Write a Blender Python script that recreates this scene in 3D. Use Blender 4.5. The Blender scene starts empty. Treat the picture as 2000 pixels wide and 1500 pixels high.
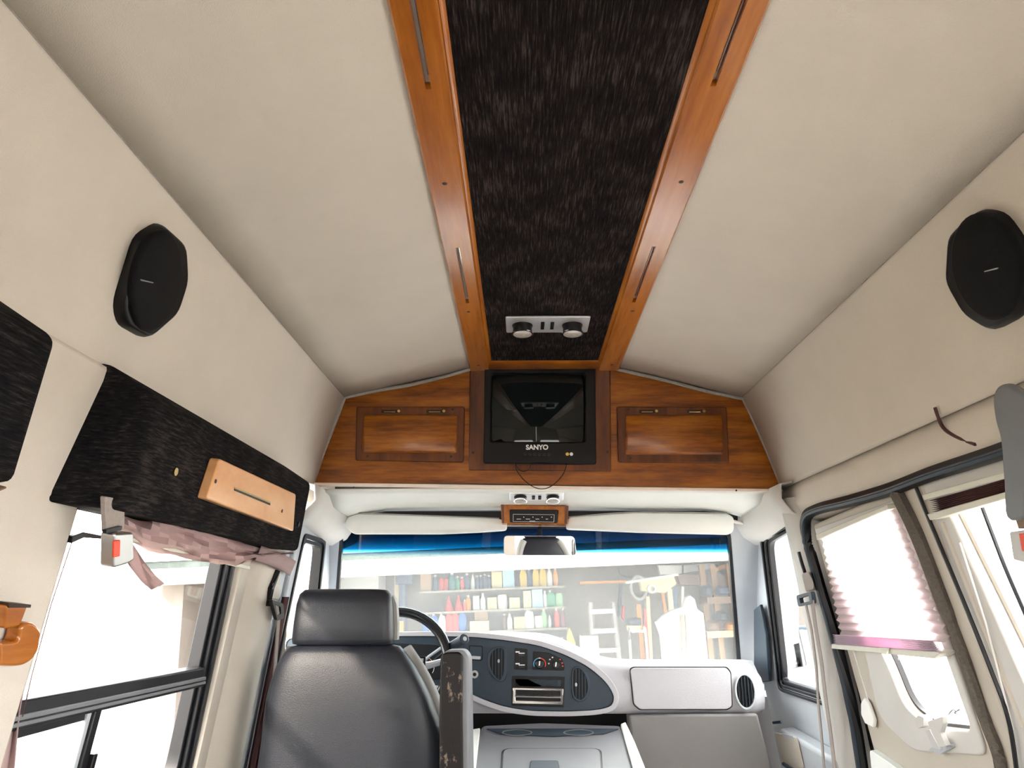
import bpy, bmesh, math, random
from mathutils import Vector as V, Matrix, Euler
random.seed(7)
sc = bpy.context.scene
# ------------------------------------------------------------------ camera
FPX = 1500.0
YAW = math.atan(20/FPX); PIT = math.atan(430/FPX)
CAM = V((0, 0, 1.25))
FW = V((-math.sin(YAW)*math.cos(PIT), math.cos(YAW)*math.cos(PIT), math.sin(PIT)))
RT = V((math.cos(YAW), math.sin(YAW), 0)); UP = RT.cross(FW)
cd = bpy.data.cameras.new('camera'); cam = bpy.data.objects.new('camera', cd)
sc.collection.objects.link(cam); sc.camera = cam
cd.sensor_width = 36; cd.lens = 36*FPX/2000; cd.clip_start = .02; cd.clip_end = 200
cam.matrix_world = Matrix.Translation(CAM) @ Matrix((RT, UP, -FW)).transposed().to_4x4()
# ------------------------------------------------------------------ world, sun, exposure
w = bpy.data.worlds.new('sky'); sc.world = w; w.use_nodes = True
bg = w.node_tree.nodes['Background']; bg.inputs[0].default_value = (1, .975, .94, 1); bg.inputs[1].default_value = 13.8
sd = bpy.data.lights.new('sun', 'SUN'); sd.energy = 9; sd.angle = math.radians(3); sd.color = (1, .86, .68)
sun = bpy.data.objects.new('sun', sd); sc.collection.objects.link(sun)
sun.rotation_euler = V((-.42, -.75, .36)).to_track_quat('Z', 'Y').to_euler(); sun.location = (-4, -6, 6)
sc.view_settings.view_transform = 'Standard'; sc.view_settings.look = 'None'
sc.view_settings.gamma = 1; sc.view_settings.use_curve_mapping = False
sc.view_settings.exposure = 0.0
sc.cycles.max_bounces = 12; sc.cycles.diffuse_bounces = 8; sc.cycles.transparent_max_bounces = 16
# ------------------------------------------------------------------ pixel rays -> points on real planes
def ray(x, y): return FW + RT*((x-1000)/FPX) - UP*((y-750)/FPX)
def onY(x, y, Y): r = ray(x, y); return CAM + r*(Y/r.y)
def onX(x, y, X): r = ray(x, y); return CAM + r*(X/r.x)
def onZ(x, y, Z): r = ray(x, y); return CAM + r*((Z-CAM.z)/r.z)
def onP(x, y, p0, n): r = ray(x, y); return CAM + r*((p0-CAM).dot(n)/r.dot(n))
CX = .075
def PW(side, Y, z, off=0):            # point on the lower side wall of the van
    s = 1 if side == 'R' else -1
    return V((CX + s*(.87-.14*(z-.8)-off), Y, z))
def nW(side): return V((-1 if side == 'R' else 1, 0, -.14)).normalized()
def pW(side, x, y, off=0): return onP(x, y, PW(side, 0, .8, off), nW(side))
UL0, UL1 = V((-.674, 0, 1.61)), V((-.589, 0, 1.91))
UR0, UR1 = V((.827, 0, 1.603)), V((.725, 0, 1.906))
def nU(side):
    a, b = (UR0, UR1) if side == 'R' else (UL0, UL1)
    n = (b-a).cross(V((0, 1, 0))).normalized()
    return n if (n.x < 0) == (side == 'R') else -n
def pU(side, x, y, off=0):
    n = nU(side); return onP(x, y, (UR0 if side == 'R' else UL0)+n*off, n)
# ------------------------------------------------------------------ materials
def newmat(name):
    m = bpy.data.materials.new(name); m.use_nodes = True
    nt = m.node_tree; return m, nt, nt.nodes['Principled BSDF']
def coords(nt, scale=(1, 1, 1), rot=(0, 0, 0)):
    tc = nt.nodes.new('ShaderNodeTexCoord'); mp = nt.nodes.new('ShaderNodeMapping')
    mp.inputs['Scale'].default_value = scale; mp.inputs['Rotation'].default_value = rot
    nt.links.new(tc.outputs['Object'], mp.inputs[0]); return mp.outputs[0]
def noise(nt, vec, scale, detail=4, rough=.6):
    n = nt.nodes.new('ShaderNodeTexNoise'); n.inputs['Scale'].default_value = scale
    n.inputs['Detail'].default_value = detail; n.inputs['Roughness'].default_value = rough
    nt.links.new(vec, n.inputs['Vector']); return n.outputs['Fac']
def ramp(nt, fac, stops):
    r = nt.nodes.new('ShaderNodeValToRGB'); e = r.color_ramp.elements
    while len(e) < len(stops): e.new(.5)
    for i, (p, c) in enumerate(stops): e[i].position = p; e[i].color = (*c, 1)
    nt.links.new(fac, r.inputs[0]); return r.outputs[0]
def bump(nt, b, fac, strength, dist=.002):
    n = nt.nodes.new('ShaderNodeBump'); n.inputs['Strength'].default_value = strength; n.inputs['Distance'].default_value = dist
    nt.links.new(fac, n.inputs['Height']); nt.links.new(n.outputs[0], b.inputs['Normal'])
def plain(name, col, rough=.5, metal=0, var=.12, scale=25, bmp=0, bs=400, coat=0, spec=None):
    m, nt, b = newmat(name); vec = coords(nt)
    f = noise(nt, vec, scale)
    c = ramp(nt, f, [(.25, tuple(x*(1-var) for x in col)), (.75, tuple(min(1, x*(1+var)) for x in col))])
    nt.links.new(c, b.inputs['Base Color']); b.inputs['Roughness'].default_value = rough; b.inputs['Metallic'].default_value = metal
    b.inputs['Coat Weight'].default_value = coat
    b.inputs['Specular IOR Level'].default_value = spec if spec is not None else (.15 if rough > .75 else .4)
    if bmp: bump(nt, b, noise(nt, vec, bs, 2), bmp)
    return m
def wood(name, c1, c2, c3, scale, rough=.25, coat=.5):
    m, nt, b = newmat(name); vec = coords(nt, scale)
    f = noise(nt, vec, 1.0, 6, .65)
    f2 = noise(nt, coords(nt, tuple(s*5 for s in scale)), 1.0, 3, .6)
    mx = nt.nodes.new('ShaderNodeMath'); mx.operation = 'MULTIPLY_ADD'; mx.inputs[1].default_value = .25
    nt.links.new(f2, mx.inputs[0]); nt.links.new(f, mx.inputs[2])
    c = ramp(nt, mx.outputs[0], [(.42, c1), (.6, c2), (.78, c3)])
    nt.links.new(c, b.inputs['Base Color']); b.inputs['Roughness'].default_value = rough; b.inputs['Coat Weight'].default_value = coat
    b.inputs['Coat Roughness'].default_value = .12
    return m
def weave(name, c1, c2, c3, scale):
    m, nt, b = newmat(name); vec = coords(nt, scale)
    f = noise(nt, vec, 1.0, 5, .75); g = noise(nt, coords(nt), 9, 2)
    mx = nt.nodes.new('ShaderNodeMath'); mx.operation = 'MULTIPLY_ADD'; mx.inputs[1].default_value = .35
    nt.links.new(g, mx.inputs[0]); nt.links.new(f, mx.inputs[2])
    nt.links.new(ramp(nt, mx.outputs[0], [(.5, c1), (.7, c2), (.9, c3)]), b.inputs['Base Color'])
    b.inputs['Roughness'].default_value = .95; b.inputs['Specular IOR Level'].default_value = .05; bump(nt, b, f, .8, .004); return m
def glass(name, tint=(1, 1, 1), refl=.06, haze=0.0):
    m = bpy.data.materials.new(name); m.use_nodes = True; nt = m.node_tree; nt.nodes.clear()
    out = nt.nodes.new('ShaderNodeOutputMaterial'); t = nt.nodes.new('ShaderNodeBsdfTransparent'); t.inputs[0].default_value = (*tint, 1)
    g = nt.nodes.new('ShaderNodeBsdfGlossy'); g.inputs['Roughness'].default_value = .02
    mx = nt.nodes.new('ShaderNodeMixShader'); mx.inputs[0].default_value = refl
    nt.links.new(t.outputs[0], mx.inputs[1]); nt.links.new(g.outputs[0], mx.inputs[2]); last = mx
    if haze:  # pale translucent layer that puts glare haze into the glass
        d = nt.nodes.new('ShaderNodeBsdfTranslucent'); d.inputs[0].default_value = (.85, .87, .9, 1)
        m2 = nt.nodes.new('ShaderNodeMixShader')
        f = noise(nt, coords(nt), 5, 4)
        mr = nt.nodes.new('ShaderNodeMapRange'); mr.inputs[3].default_value = haze*.6; mr.inputs[4].default_value = haze*1.4
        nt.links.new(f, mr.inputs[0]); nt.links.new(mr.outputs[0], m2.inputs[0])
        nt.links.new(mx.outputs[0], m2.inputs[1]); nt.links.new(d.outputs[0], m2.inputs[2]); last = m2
    nt.links.new(last.outputs[0], out.inputs[0]); return m
def cloth(name, col, transl=.5):
    m, nt, b = newmat(name); b.inputs['Base Color'].default_value = (*col, 1); b.inputs['Roughness'].default_value = .9
    tr = nt.nodes.new('ShaderNodeBsdfTranslucent'); tr.inputs[0].default_value = (*col, 1)
    mx = nt.nodes.new('ShaderNodeMixShader'); mx.inputs[0].default_value = transl
    nt.links.new(b.outputs[0], mx.inputs[1]); nt.links.new(tr.outputs[0], mx.inputs[2])
    nt.links.new(mx.outputs[0], nt.nodes['Material Output'].inputs[0]); return m
M = {}
M['headliner'] = plain('beige headliner felt', (.62, .575, .51), .95, var=.035, scale=7, bmp=.5, bs=700)
M['headliner2'] = plain('grey white headliner vinyl', (.80, .83, .81), .8, var=.03, scale=5, bmp=.3, bs=500)
M['trimgrey'] = plain('pale grey trim plastic', (.56, .55, .53), .55, var=.05, scale=6, bmp=.15)
M['trimbeige'] = plain('warm grey door plastic', (.50, .46, .40), .5, var=.05, scale=6, bmp=.15)
M['bluegrey'] = plain('cool grey plastic', (.42, .45, .49), .5, var=.05, scale=8, bmp=.2)
M['dash'] = plain('grey dashboard vinyl', (.47, .475, .51), .5, var=.04, scale=8, bmp=.35, bs=600)
M['cover'] = plain('blue grey engine cover plastic', (.155, .158, .178), .38, var=.05, scale=8, bmp=.2, bs=500)
M['dashlow'] = plain('lower grey dashboard vinyl', (.20, .195, .195), .45, var=.05, scale=8, bmp=.35, bs=600)
M['wheel'] = plain('dark grey steering wheel vinyl', (.014, .017, .020), .22, var=.1, coat=.3)
M['padgrey'] = plain('grey armrest vinyl', (.16, .17, .185), .45, var=.06)
M['bezel'] = plain('slate instrument bezel', (.020, .036, .054), .45, var=.08, scale=6, bmp=.2, bs=600)
M['black'] = plain('black plastic', (.005, .005, .006), .4, var=.1, spec=.25)
M['rubber'] = plain('black rubber', (.006, .007, .010), .38, var=.2, spec=.4)
M['speaker'] = plain('black speaker grille', (.003, .0035, .005), .6, var=.1, bmp=.6, bs=900, spec=.15)
M['chrome'] = plain('chrome', (.85, .86, .88), .12, 1, var=.02)
M['steel'] = plain('dull metal', (.5, .5, .5), .35, 1, var=.05)
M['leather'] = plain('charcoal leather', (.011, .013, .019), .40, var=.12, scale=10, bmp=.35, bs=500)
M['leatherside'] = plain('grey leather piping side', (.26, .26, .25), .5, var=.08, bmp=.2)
M['woodx'] = wood('glossy cherry wood across', (.07, .012, .0006), (.23, .062, .0035), (.38, .13, .009), (3.2, 1, 26), .3, .15)
M['woody'] = wood('glossy honey wood along', (.24, .062, .005), (.36, .11, .010), (.45, .155, .018), (24, 2.0, 24), .2, .3)
M['woodframe'] = wood('cherry wood frame', (.04, .008, .0006), (.10, .022, .002), (.16, .04, .004), (20, 1, 3), .3, .15)
M['woodlight'] = wood('satin maple panel', (.55, .26, .10), (.68, .35, .15), (.74, .42, .2), (5, 4, 9), .35)
M['weavey'] = weave('dark tweed lengthwise', (.004, .0035, .004), (.016, .013, .013), (.085, .065, .06), (330, 16, 60))
M['weavew'] = weave('dark tweed on wall box', (.005, .005, .006), (.014, .0135, .015), (.055, .047, .043), (60, 26, 300))
M['piping'] = plain('grey cord piping', (.30, .28, .26), .9, var=.15, scale=90, bmp=.5)
M['mauve'] = cloth('mauve shade cloth', (.50, .37, .36), .3)
M['pink'] = cloth('pale pink pleated cloth', (.90, .80, .83), .75)
M['pinkfold'] = cloth('pink folded cloth', (.93, .78, .87), .5)
M['strip'] = plain('dark brown pile weatherstrip', (.12, .105, .09), 1, var=.25, scale=150, bmp=.8)
M['edge'] = plain('pale raw edge strip', (.80, .69, .60), .5, var=.08)
M['maroon'] = plain('dark mauve curtain', (.09, .045, .045), .9, var=.15, scale=40)
M['belt'] = plain('beige grey belt webbing', (.33, .29, .27), .8, var=.1, scale=200, bmp=.4)
M['red'] = plain('red plastic', (.72, .06, .02), .35, var=.05)
M['glass'] = glass('window glass')
M['ext_white'] = plain('white painted board', (.8, .8, .78), .7, var=.03)
M['ext_green'] = plain('grey green gutter', (.026, .04, .037), .6, var=.15, scale=3)
M['ext_blue'] = plain('blue grey front board', (.25, .3, .36), .7, var=.2, scale=2)  # even blue grey colour of the upper front
M['stone'] = plain('pale warm stone', (.62, .54, .42), .9, var=.35, scale=2.2, bmp=.6, bs=12)
M['ground'] = plain('concrete ground', (.45, .43, .40), .9, var=.12, scale=3)
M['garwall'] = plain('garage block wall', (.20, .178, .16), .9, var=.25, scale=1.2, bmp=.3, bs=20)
M['garshelf'] = plain('pale shelf board', (.34, .32, .28), .7, var=.06)
M['carpet'] = plain('grey carpet', (.28, .27, .25), 1, var=.25, scale=200, bmp=.8)
M['lens'] = plain('clear lamp lens', (.42, .39, .35), .12, var=.25, scale=90, coat=.6)
M['satin'] = plain('bright satin chrome', (.92, .92, .95), .32, .75, var=.02)
M['crt'] = plain('dark crt glass', (.006, .009, .010), .03, var=.05, spec=.35)
M['mirror'] = plain('mirror silver', (.95, .95, .95), .01, 1, var=0)
M['white'] = plain('white print', (.8, .8, .8), .5, var=.02)
M['amber'] = plain('amber print', (.7, .45, .08), .5, var=.02)
M['skyblue'] = plain('blue print', (.1, .45, .75), .5, var=.02)
M['cream'] = plain('cream plastic rail', (.62, .62, .54), .5, var=.04)
M['screwm'] = plain('dark screw', (.05, .03, .02), .4, .6, var=.1)
M['brass'] = plain('brass', (.6, .45, .2), .25, 1, var=.05)
def C_(name, col, r=.5): return plain(name, col, r, var=.06)
GK = .85
PAL = {'red': (.75, .10, .09), 'blue': (.07, .22, .62), 'green': (.05, .35, .17), 'yellow': (.80, .58, .10), 'orange': (.8, .36, .10),
       'white': (.8, .8, .8), 'navy': (.07, .10, .17), 'teal': (.05, .22, .24), 'cardboard': (.45, .30, .18), 'cream': (.75, .66, .40),
       'skyblue': (.45, .7, .85), 'lime': (.35, .65, .35), 'wood': (.50, .30, .15), 'palewood': (.72, .58, .36), 'steel': (.6, .6, .6), 'dark': (.06, .065, .08),
       'brown': (.25, .15, .09), 'plum': (.3, .12, .13)}
for k, c in PAL.items(): M['p_'+k] = C_('paint '+k, tuple(x*GK for x in c))
# ------------------------------------------------------------------ geometry helpers
class B:
    def __init__(s): s.bm = bmesh.new()
    def loop(s, pts): return [s.bm.verts.new(p) for p in pts]
    def skin(s, loops, cap=True, closed=True):
        L = [s.loop(l) for l in loops]
        for a, b in zip(L, L[1:]):
            n = len(a)
            for i in range(n if closed else n-1):
                j = (i+1) % n
                try: s.bm.faces.new((a[i], a[j], b[j], b[i]))
                except ValueError: pass
        if cap:
            for l in (L[0], L[-1]):
                try: s.bm.faces.new(l)
                except ValueError: pass
        return s
    def prism(s, pts, vec): return s.skin([[V(p) for p in pts], [V(p)+V(vec) for p in pts]])
    def ring(s, outer, inner, vec):
        vec = V(vec); o0 = s.loop(outer); i0 = s.loop(inner)
        o1 = s.loop([V(p)+vec for p in outer]); i1 = s.loop([V(p)+vec for p in inner]); n = len(o0)
        for i in range(n):
            j = (i+1) % n
            for q in ((o0[i], o0[j], i0[j], i0[i]), (o1[i], i1[i], i1[j], o1[j]), (o0[i], o1[i], o1[j], o0[j]), (i0[i], i0[j], i1[j], i1[i])):
                s.bm.faces.new(q)
        return s
    def box(s, c, d, rot=None):
        c = V(c); R = (rot.to_matrix() if isinstance(rot, Euler) else Euler(rot).to_matrix()) if rot else Matrix.Identity(3)
        h = V(d)/2
        P = lambda x, y, z: c + R @ V((x*h.x, y*h.y, z*h.z))
        return s.skin([[P(-1, -1, -1), P(1, -1, -1), P(1, 1, -1), P(-1, 1, -1)], [P(-1, -1, 1), P(1, -1, 1), P(1, 1, 1), P(-1, 1, 1)]])
    def tube(s, pts, r, n=8, flat=None):
        pts = [V(p) for p in pts]; loops = []; up = V((0, 0, 1))
        for i, p in enumerate(pts):
            t = (pts[min(i+1, len(pts)-1)]-pts[max(i-1, 0)]).normalized()
            a = t.cross(up)
            if a.length < .05: a = t.cross(V((1, 0, 0)))
            a.normalize(); b = t.cross(a).normalized()
            rr = r[i] if isinstance(r, (list, tuple)) else r
            loops.append([p + a*math.cos(2*math.pi*k/n)*rr + b*math.sin(2*math.pi*k/n)*rr for k in range(n)])
        return s.skin(loops)
    def ribbon(s, pts, wv, th):     # flat strap along pts; wv = half width vector
        loops = []; wv = V(wv)
        for i, p in enumerate(pts):
            p = V(p); t = (V(pts[min(i+1, len(pts)-1)])-V(pts[max(i-1, 0)])).normalized()
            n = t.cross(wv).normalized()*th/2
            loops.append([p-wv-n, p+wv-n, p+wv+n, p-wv+n])
        return s.skin(loops)
    def lathe(s, prof, o, axis=(0, 0, 1), n=20, sx=1, sy=1):
        o = V(o); ax = V(axis).normalized(); a = ax.orthogonal().normalized()
        if abs(ax.z) > .9: a = V((1, 0, 0))
        elif abs(ax.y) > .9: a = V((1, 0, 0))
        b = ax.cross(a).normalized()
        return s.skin([[o+ax*h + a*math.cos(2*math.pi*k/n)*r*sx + b*math.sin(2*math.pi*k/n)*r*sy for k in range(n)] for r, h in prof])
    def grid(s, rows): return s.skin(rows, cap=False, closed=False)
def rp(pts, r, n=4):
    pts = [V(p) for p in pts]; out = []; N = len(pts)
    for i, p in enumerate(pts):
        rr = r[i] if isinstance(r, (list, tuple)) else r
        a = pts[i-1]-p; b = pts[(i+1) % N]-p
        ra = min(rr, a.length*.48); rb = min(rr, b.length*.48)
        p0 = p+a.normalized()*ra; p1 = p+b.normalized()*rb
        for k in range(n+1):
            t = k/n; out.append(p0*(1-t)**2 + p*2*t*(1-t) + p1*t*t)
    return out
def curve(pts, n=6):
    pts = [V(p) for p in pts]; out = []
    for i in range(len(pts)-1):
        p0 = pts[max(i-1, 0)]; p1 = pts[i]; p2 = pts[i+1]; p3 = pts[min(i+2, len(pts)-1)]
        for k in range(n):
            t = k/n; out.append(.5*((2*p1)+(p2-p0)*t+(2*p0-5*p1+4*p2-p3)*t*t+(-p0+3*p1-3*p2+p3)*t**3))
    out.append(pts[-1]); return out
def tag(o, label=None, cat=None, group=None, kind=None):
    if label: o['label'] = label
    if cat: o['category'] = cat
    if group: o['group'] = group
    if kind: o['kind'] = kind
    return o
def wpos(o):
    p = V((0, 0, 0))
    while o: p = p + o.location; o = o.parent
    return p
def obj(name, b, mat, parent=None, bev=0, ang=35, sub=0, solid=0, seg=2):
    bm = b.bm
    bmesh.ops.recalc_face_normals(bm, faces=bm.faces)
    vs = [v.co for v in bm.verts]
    if parent: base = wpos(parent)
    else:
        lo = V((min(v.x for v in vs), min(v.y for v in vs), min(v.z for v in vs))); hi = V((max(v.x for v in vs), max(v.y for v in vs), max(v.z for v in vs)))
        base = (lo+hi)/2; base.z = lo.z
    bmesh.ops.translate(bm, verts=bm.verts, vec=-base)
    me = bpy.data.meshes.new(name); bm.to_mesh(me); bm.free()
    for p in me.polygons: p.use_smooth = True
    me.set_sharp_from_angle(angle=math.radians(ang))
    o = bpy.data.objects.new(name, me); sc.collection.objects.link(o)
    for mm in (mat if isinstance(mat, list) else [mat]): me.materials.append(M[mm] if isinstance(mm, str) else mm)
    if parent: o.parent = parent
    else: o.location = base
    if solid:
        m = o.modifiers.new('thick', 'SOLIDIFY'); m.thickness = solid; m.offset = 0
    if bev:
        m = o.modifiers.new('bevel', 'BEVEL'); m.width = bev; m.segments = seg; m.limit_method = 'ANGLE'; m.angle_limit = math.radians(40)
        me.set_sharp_from_angle(angle=math.radians(60))
    if sub:
        m = o.modifiers.new('sub', 'SUBSURF'); m.levels = sub; m.render_levels = sub
    return o
def thing(name, loc, label, cat, group=None):
    o = bpy.data.objects.new(name, None); sc.collection.objects.link(o); o.location = loc
    o.empty_display_size = .05; return tag(o, label, cat, group)
def struct(name, b, mat, parent=None, **k):
    o = obj(name, b, mat, parent, **k)
    if not parent: o['kind'] = 'structure'
    return o
def sroot(name, loc):
    o = bpy.data.objects.new(name, None); sc.collection.objects.link(o); o.location = loc; o['kind'] = 'structure'; o.empty_display_size = .05; return o
def text(s, size, loc, rot, parent, mat, name='lettering', ext=.0006, bold=0):
    cu = bpy.data.curves.new(name, 'FONT'); cu.body = s; cu.size = size; cu.align_x = 'CENTER'; cu.align_y = 'CENTER'; cu.extrude = ext; cu.offset = bold
    t = bpy.data.objects.new('t', cu); sc.collection.objects.link(t)
    dg = bpy.context.evaluated_depsgraph_get()
    me = bpy.data.meshes.new_from_object(t.evaluated_get(dg)); sc.collection.objects.unlink(t); bpy.data.objects.remove(t)
    o = bpy.data.objects.new(name, me); sc.collection.objects.link(o); me.materials.clear(); me.materials.append(M[mat])
    o.parent = parent; o.location = V(loc)-wpos(parent); o.rotation_euler = rot; return o
def copy_tree(o, parent=None):
    c = o.copy(); sc.collection.objects.link(c)
    if parent: c.parent = parent
    for ch in [x for x in o.children]: copy_tree(ch, c)
    return c
def disc(p, n, r, h=.003, sides=12): return B().lathe([(r, 0), (r, h)], p, n, sides)
YN = V((0, -1, 0))
# ================================================================== SHELL OF THE VAN
Y0, Y1 = -1.7, 2.45
def strip(profile, ya, yb, n=2):
    b = B(); b.grid([[V((x, ya+(yb-ya)*k/(n-1), z)) for k in range(n)] for x, z in profile]); return b
# raised roof
prof = [(-.589, 1.91), (-.50, 1.933), (-.38, 1.962), (-.26, 1.989), (-.17, 2.012), (.317, 2.012), (.42, 1.988), (.53, 1.958), (.64, 1.928), (.725, 1.906)]
b = B()
rows = []
for x, z in prof:
    rows.append([V((x, Y0+(Y1-Y0)*k/24, z + (0 if k > 22 or x in (-.589, .725, -.17, .317) else -.006*math.sin(k*.9+x*4)**2))) for k in range(25)])
b.grid(rows)
ceil = struct('ceiling', b, 'headliner', solid=.012, ang=60)
# upper side walls (raised part)
for side, a, c in (('left', UL0, UL1), ('right', UR0, UR1)):
    s = 1 if side == 'left' else -1
    b = B(); rows = []
    for t in (0, .04, .3, .6, .97, 1):
        p = a.lerp(c, t); bulge = s*-.004*math.sin(t*math.pi)
        rows.append([V((p.x+bulge, Y0+(Y1-Y0)*k/10, p.z)) for k in range(11)])
    b.grid(rows); struct('wall_'+side, b, 'headliner', solid=.012, ang=60)
# welt seams
for a in (UL0, UL1, UR0, UR1):
    q = a + V((.004 if a.x < 0 else -.004, 0, -.004 if a.z > 1.8 else 0))
    struct('trim_1', B().tube([V((q.x, Y0, q.z)), V((q.x, Y1-.004, q.z))], .0022, 6), 'piping')
# lower left wall with window openings
def wallring(side, ya, yb, za, zb, ha, hb, hza, hzb, r=.03, th=.04, off=0):
    o = rp([PW(side, ya, za, off), PW(side, yb, za, off), PW(side, yb, zb, off), PW(side, ya, zb, off)], .001)
    i = rp([PW(side, ha, hza, off), PW(side, hb, hza, off), PW(side, hb, hzb, off), PW(side, ha, hzb, off)], r)
    return B().ring(o, i, -nW(side)*th)
def wallslab(side, ya, yb, za, zb, th=.04, off=0):
    return B().prism([PW(side, ya, za, off), PW(side, yb, za, off), PW(side, yb, zb, off), PW(side, ya, zb, off)], -nW(side)*th)
struct('wall_left', wallring('L', Y0, .55, 0, 1.612, -1.2, .3, .95, 1.45), 'headliner')
struct('wall_left', wallslab('L', .55, pW('L', 85, 1232, .028).y, 0, 1.612, .05, .028), 'headliner', bev=.008)
struct('wall_left', wallring('L', 1.20, 2.02, 0, 1.612, 1.17+.06, 1.965, .80, 1.50, .09), 'trimbeige', bev=.01)
struct('wall_right', wallring('R', Y0, .30, 0, 1.52, -1.2, .1, .95, 1.45), 'trimbeige')
# strip between raised roof and doors on the right
b = B(); rows = []
for t, off, z in ((0, -.0, 1.604), (.3, .012, 1.575), (.6, .018, 1.54), (1, .0, 1.505), (1.1, -.03, 1.49)):
    rows.append([PW('R', Y0 + (2.52-Y0)*k/16, z - (.012*math.exp(-((Y0+(2.52-Y0)*k/16-2.45)/.12)**2) if t > .5 else 0), off) for k in range(17)])
b.grid(rows); struct('wall_right', b, 'headliner', solid=.01, ang=60)
# seam line in the right header
sm = [pW('R', x, y, .02) for x, y in ((1826, 796), (1840, 832), (1862, 850), (1905, 868))]
struct('trim_2', B().tube(curve(sm), .0035, 6), 'maroon')
# rear wall with two door windows
b = B()
for xa, xb in ((-.80, .07), (.08, .95)):
    o = rp([V((xa, Y0, 0)), V((xb, Y0, 0)), V((xb, Y0, 2.02)), V((xa, Y0, 2.02))], .001)
    i = rp([V((xa+.13, Y0, .95)), V((xb-.10, Y0, .95)), V((xb-.10, Y0, 1.45)), V((xa+.13, Y0, 1.45))], .05)
    b.ring(o, i, (0, -.05, 0))
struct('wall_rear', b, 'headliner')
struct('window_5', B().box((.075, Y0-.02, 1.2), (1.5, .004, .52)), 'glass')
struct('floor', B().box((.075, .75, -.03), (1.95, 5.0, .06)), 'carpet')
# glass of the windows behind the viewpoint
for sd_, yb in (('L', .3), ('R', .1)):
    struct('window_6', B().prism([PW(sd_, -1.2, .93, -.02), PW(sd_, yb, .93, -.02), PW(sd_, yb, 1.46, -.02), PW(sd_, -1.2, 1.46, -.02)], nW(sd_)*.004), 'glass')
# ---------------- cab roof
def W(px, py, Y): return onY(px, py, Y)
# cab headliner from under the cabinet forward to the windshield header
b = B(); rows = []
for i in range(17):
    t = i/16; X = -.655 + t*1.465; e = max(0, abs((X-.078)/.732)-.72)/.28
    r_ = []
    for y, z in ((2.452, 1.603), (2.50, 1.600), (2.55, 1.594), (2.60, 1.588), (2.66, 1.580), (2.71, 1.572)):
        r_.append(V((X, y, z - .035*e*e*(1 if y > 2.5 else 0) - .006*(X-.078)**2)))
    rows.append(r_)
b.grid(rows); struct('ceiling', b, 'headliner2', solid=.01, ang=70)
struct('wall_front', B().box((.075, 2.95, 1.86), (1.6, .02, .56)), 'black')  # unseen shell over the cab, added to stop light leaking past the television
struct('ceiling', B().box((.075, 2.72, 2.06), (1.7, .60, .03)), 'headliner')
for x_ in (-.73, .88): struct('wall_front', B().box((x_, 2.72, 1.83), (.02, .56, .50)), 'headliner')
struct('wall_front', B().box((.05, 3.36, .50), (2.0, .03, 1.02)), 'black')
# side headers above the cab doors
for sd_ in 'LR':
    s = 1 if sd_ == 'R' else -1
    b = B(); rows = []
    for Y in (2.33, 2.42, 2.52, 2.64, 2.76, 2.86, 2.95):
        inn = max(0, (Y-2.55))*.12
        zt = 1.60 - max(0, Y-2.5)*.10
        row = [PW(sd_, Y, zt+.01, .0+inn), PW(sd_, Y, zt, .05+inn), PW(sd_, Y, zt-.045, .06+inn), PW(sd_, Y, zt-.085, .035+inn*.6), PW(sd_, Y, zt-.108, .0+inn*.3), PW(sd_, Y, zt-.108, -.03)]
        rows.append(row)
    b.grid(rows); struct('trim_3', b, 'trimgrey', solid=.006, ang=70)
# ---------------- windshield
WB, WT = V((0, 3.22, 1.03)), V((0, 2.80, 1.50)); wn = V((0, -(WT.z-WB.z), (WT.y-WB.y))).normalized()
if wn.y > 0: wn = -wn
def wsp(x, y, off=0): return onP(x, y, WB+wn*off, wn)
outer = rp([wsp(596, 985), wsp(1515, 985), wsp(1500, 1400), wsp(590, 1400)], .002)
inner = rp([wsp(668, 1030), wsp(1424, 1030), wsp(1448, 1330), wsp(645, 1330)], [.055, .055, .02, .02])
ap = struct('window_1', B().ring(outer, inner, -wn*.05), 'bluegrey', bev=.006)
b = B(); gk = rp([wsp(665, 1027), wsp(1427, 1027), wsp(1451, 1333), wsp(642, 1333)], [.055, .055, .02, .02])
struct('seal', B().ring(gk, rp([wsp(671, 1033), wsp(1421, 1033), wsp(1442, 1327), wsp(648, 1327)], [.055, .055, .02, .02]), -wn*.03), 'rubber', ap)
# tinted windshield glass: blue band at the top
gm = glass('hazed windshield glass', refl=.04, haze=.02); nt = gm.node_tree  # windshield glare imitated by a faint milky layer in the material
tr = [n for n in nt.nodes if n.type == 'BSDF_TRANSPARENT'][0]
tc = nt.nodes.new('ShaderNodeTexCoord'); sp = nt.nodes.new('ShaderNodeSeparateXYZ'); nt.links.new(tc.outputs['Object'], sp.inputs[0])
mr = nt.nodes.new('ShaderNodeMapRange'); mr.inputs[1].default_value = .0; mr.inputs[2].default_value = 1.0
nt.links.new(sp.outputs['Z'], mr.inputs[0])
GZ = ap.location.z
def zf(y): return (wsp(1000, y, -.02).z-GZ)/1.0
nt.links.new(ramp(nt, mr.outputs[0], [(zf(1086), (.97, 1, .99)), (zf(1078), (.2, .5, .7)), (zf(1071), (.008, .15, .26)), (zf(1057), (.0006, .055, .115)), (zf(1040), (.0004, .032, .075))]), tr.inputs[0])
struct('glass', B().prism([wsp(650, 1005, -.02), wsp(1445, 1005, -.02), wsp(1470, 1340, -.02), wsp(630, 1340, -.02)], -wn*.004), gm, ap)
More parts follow.
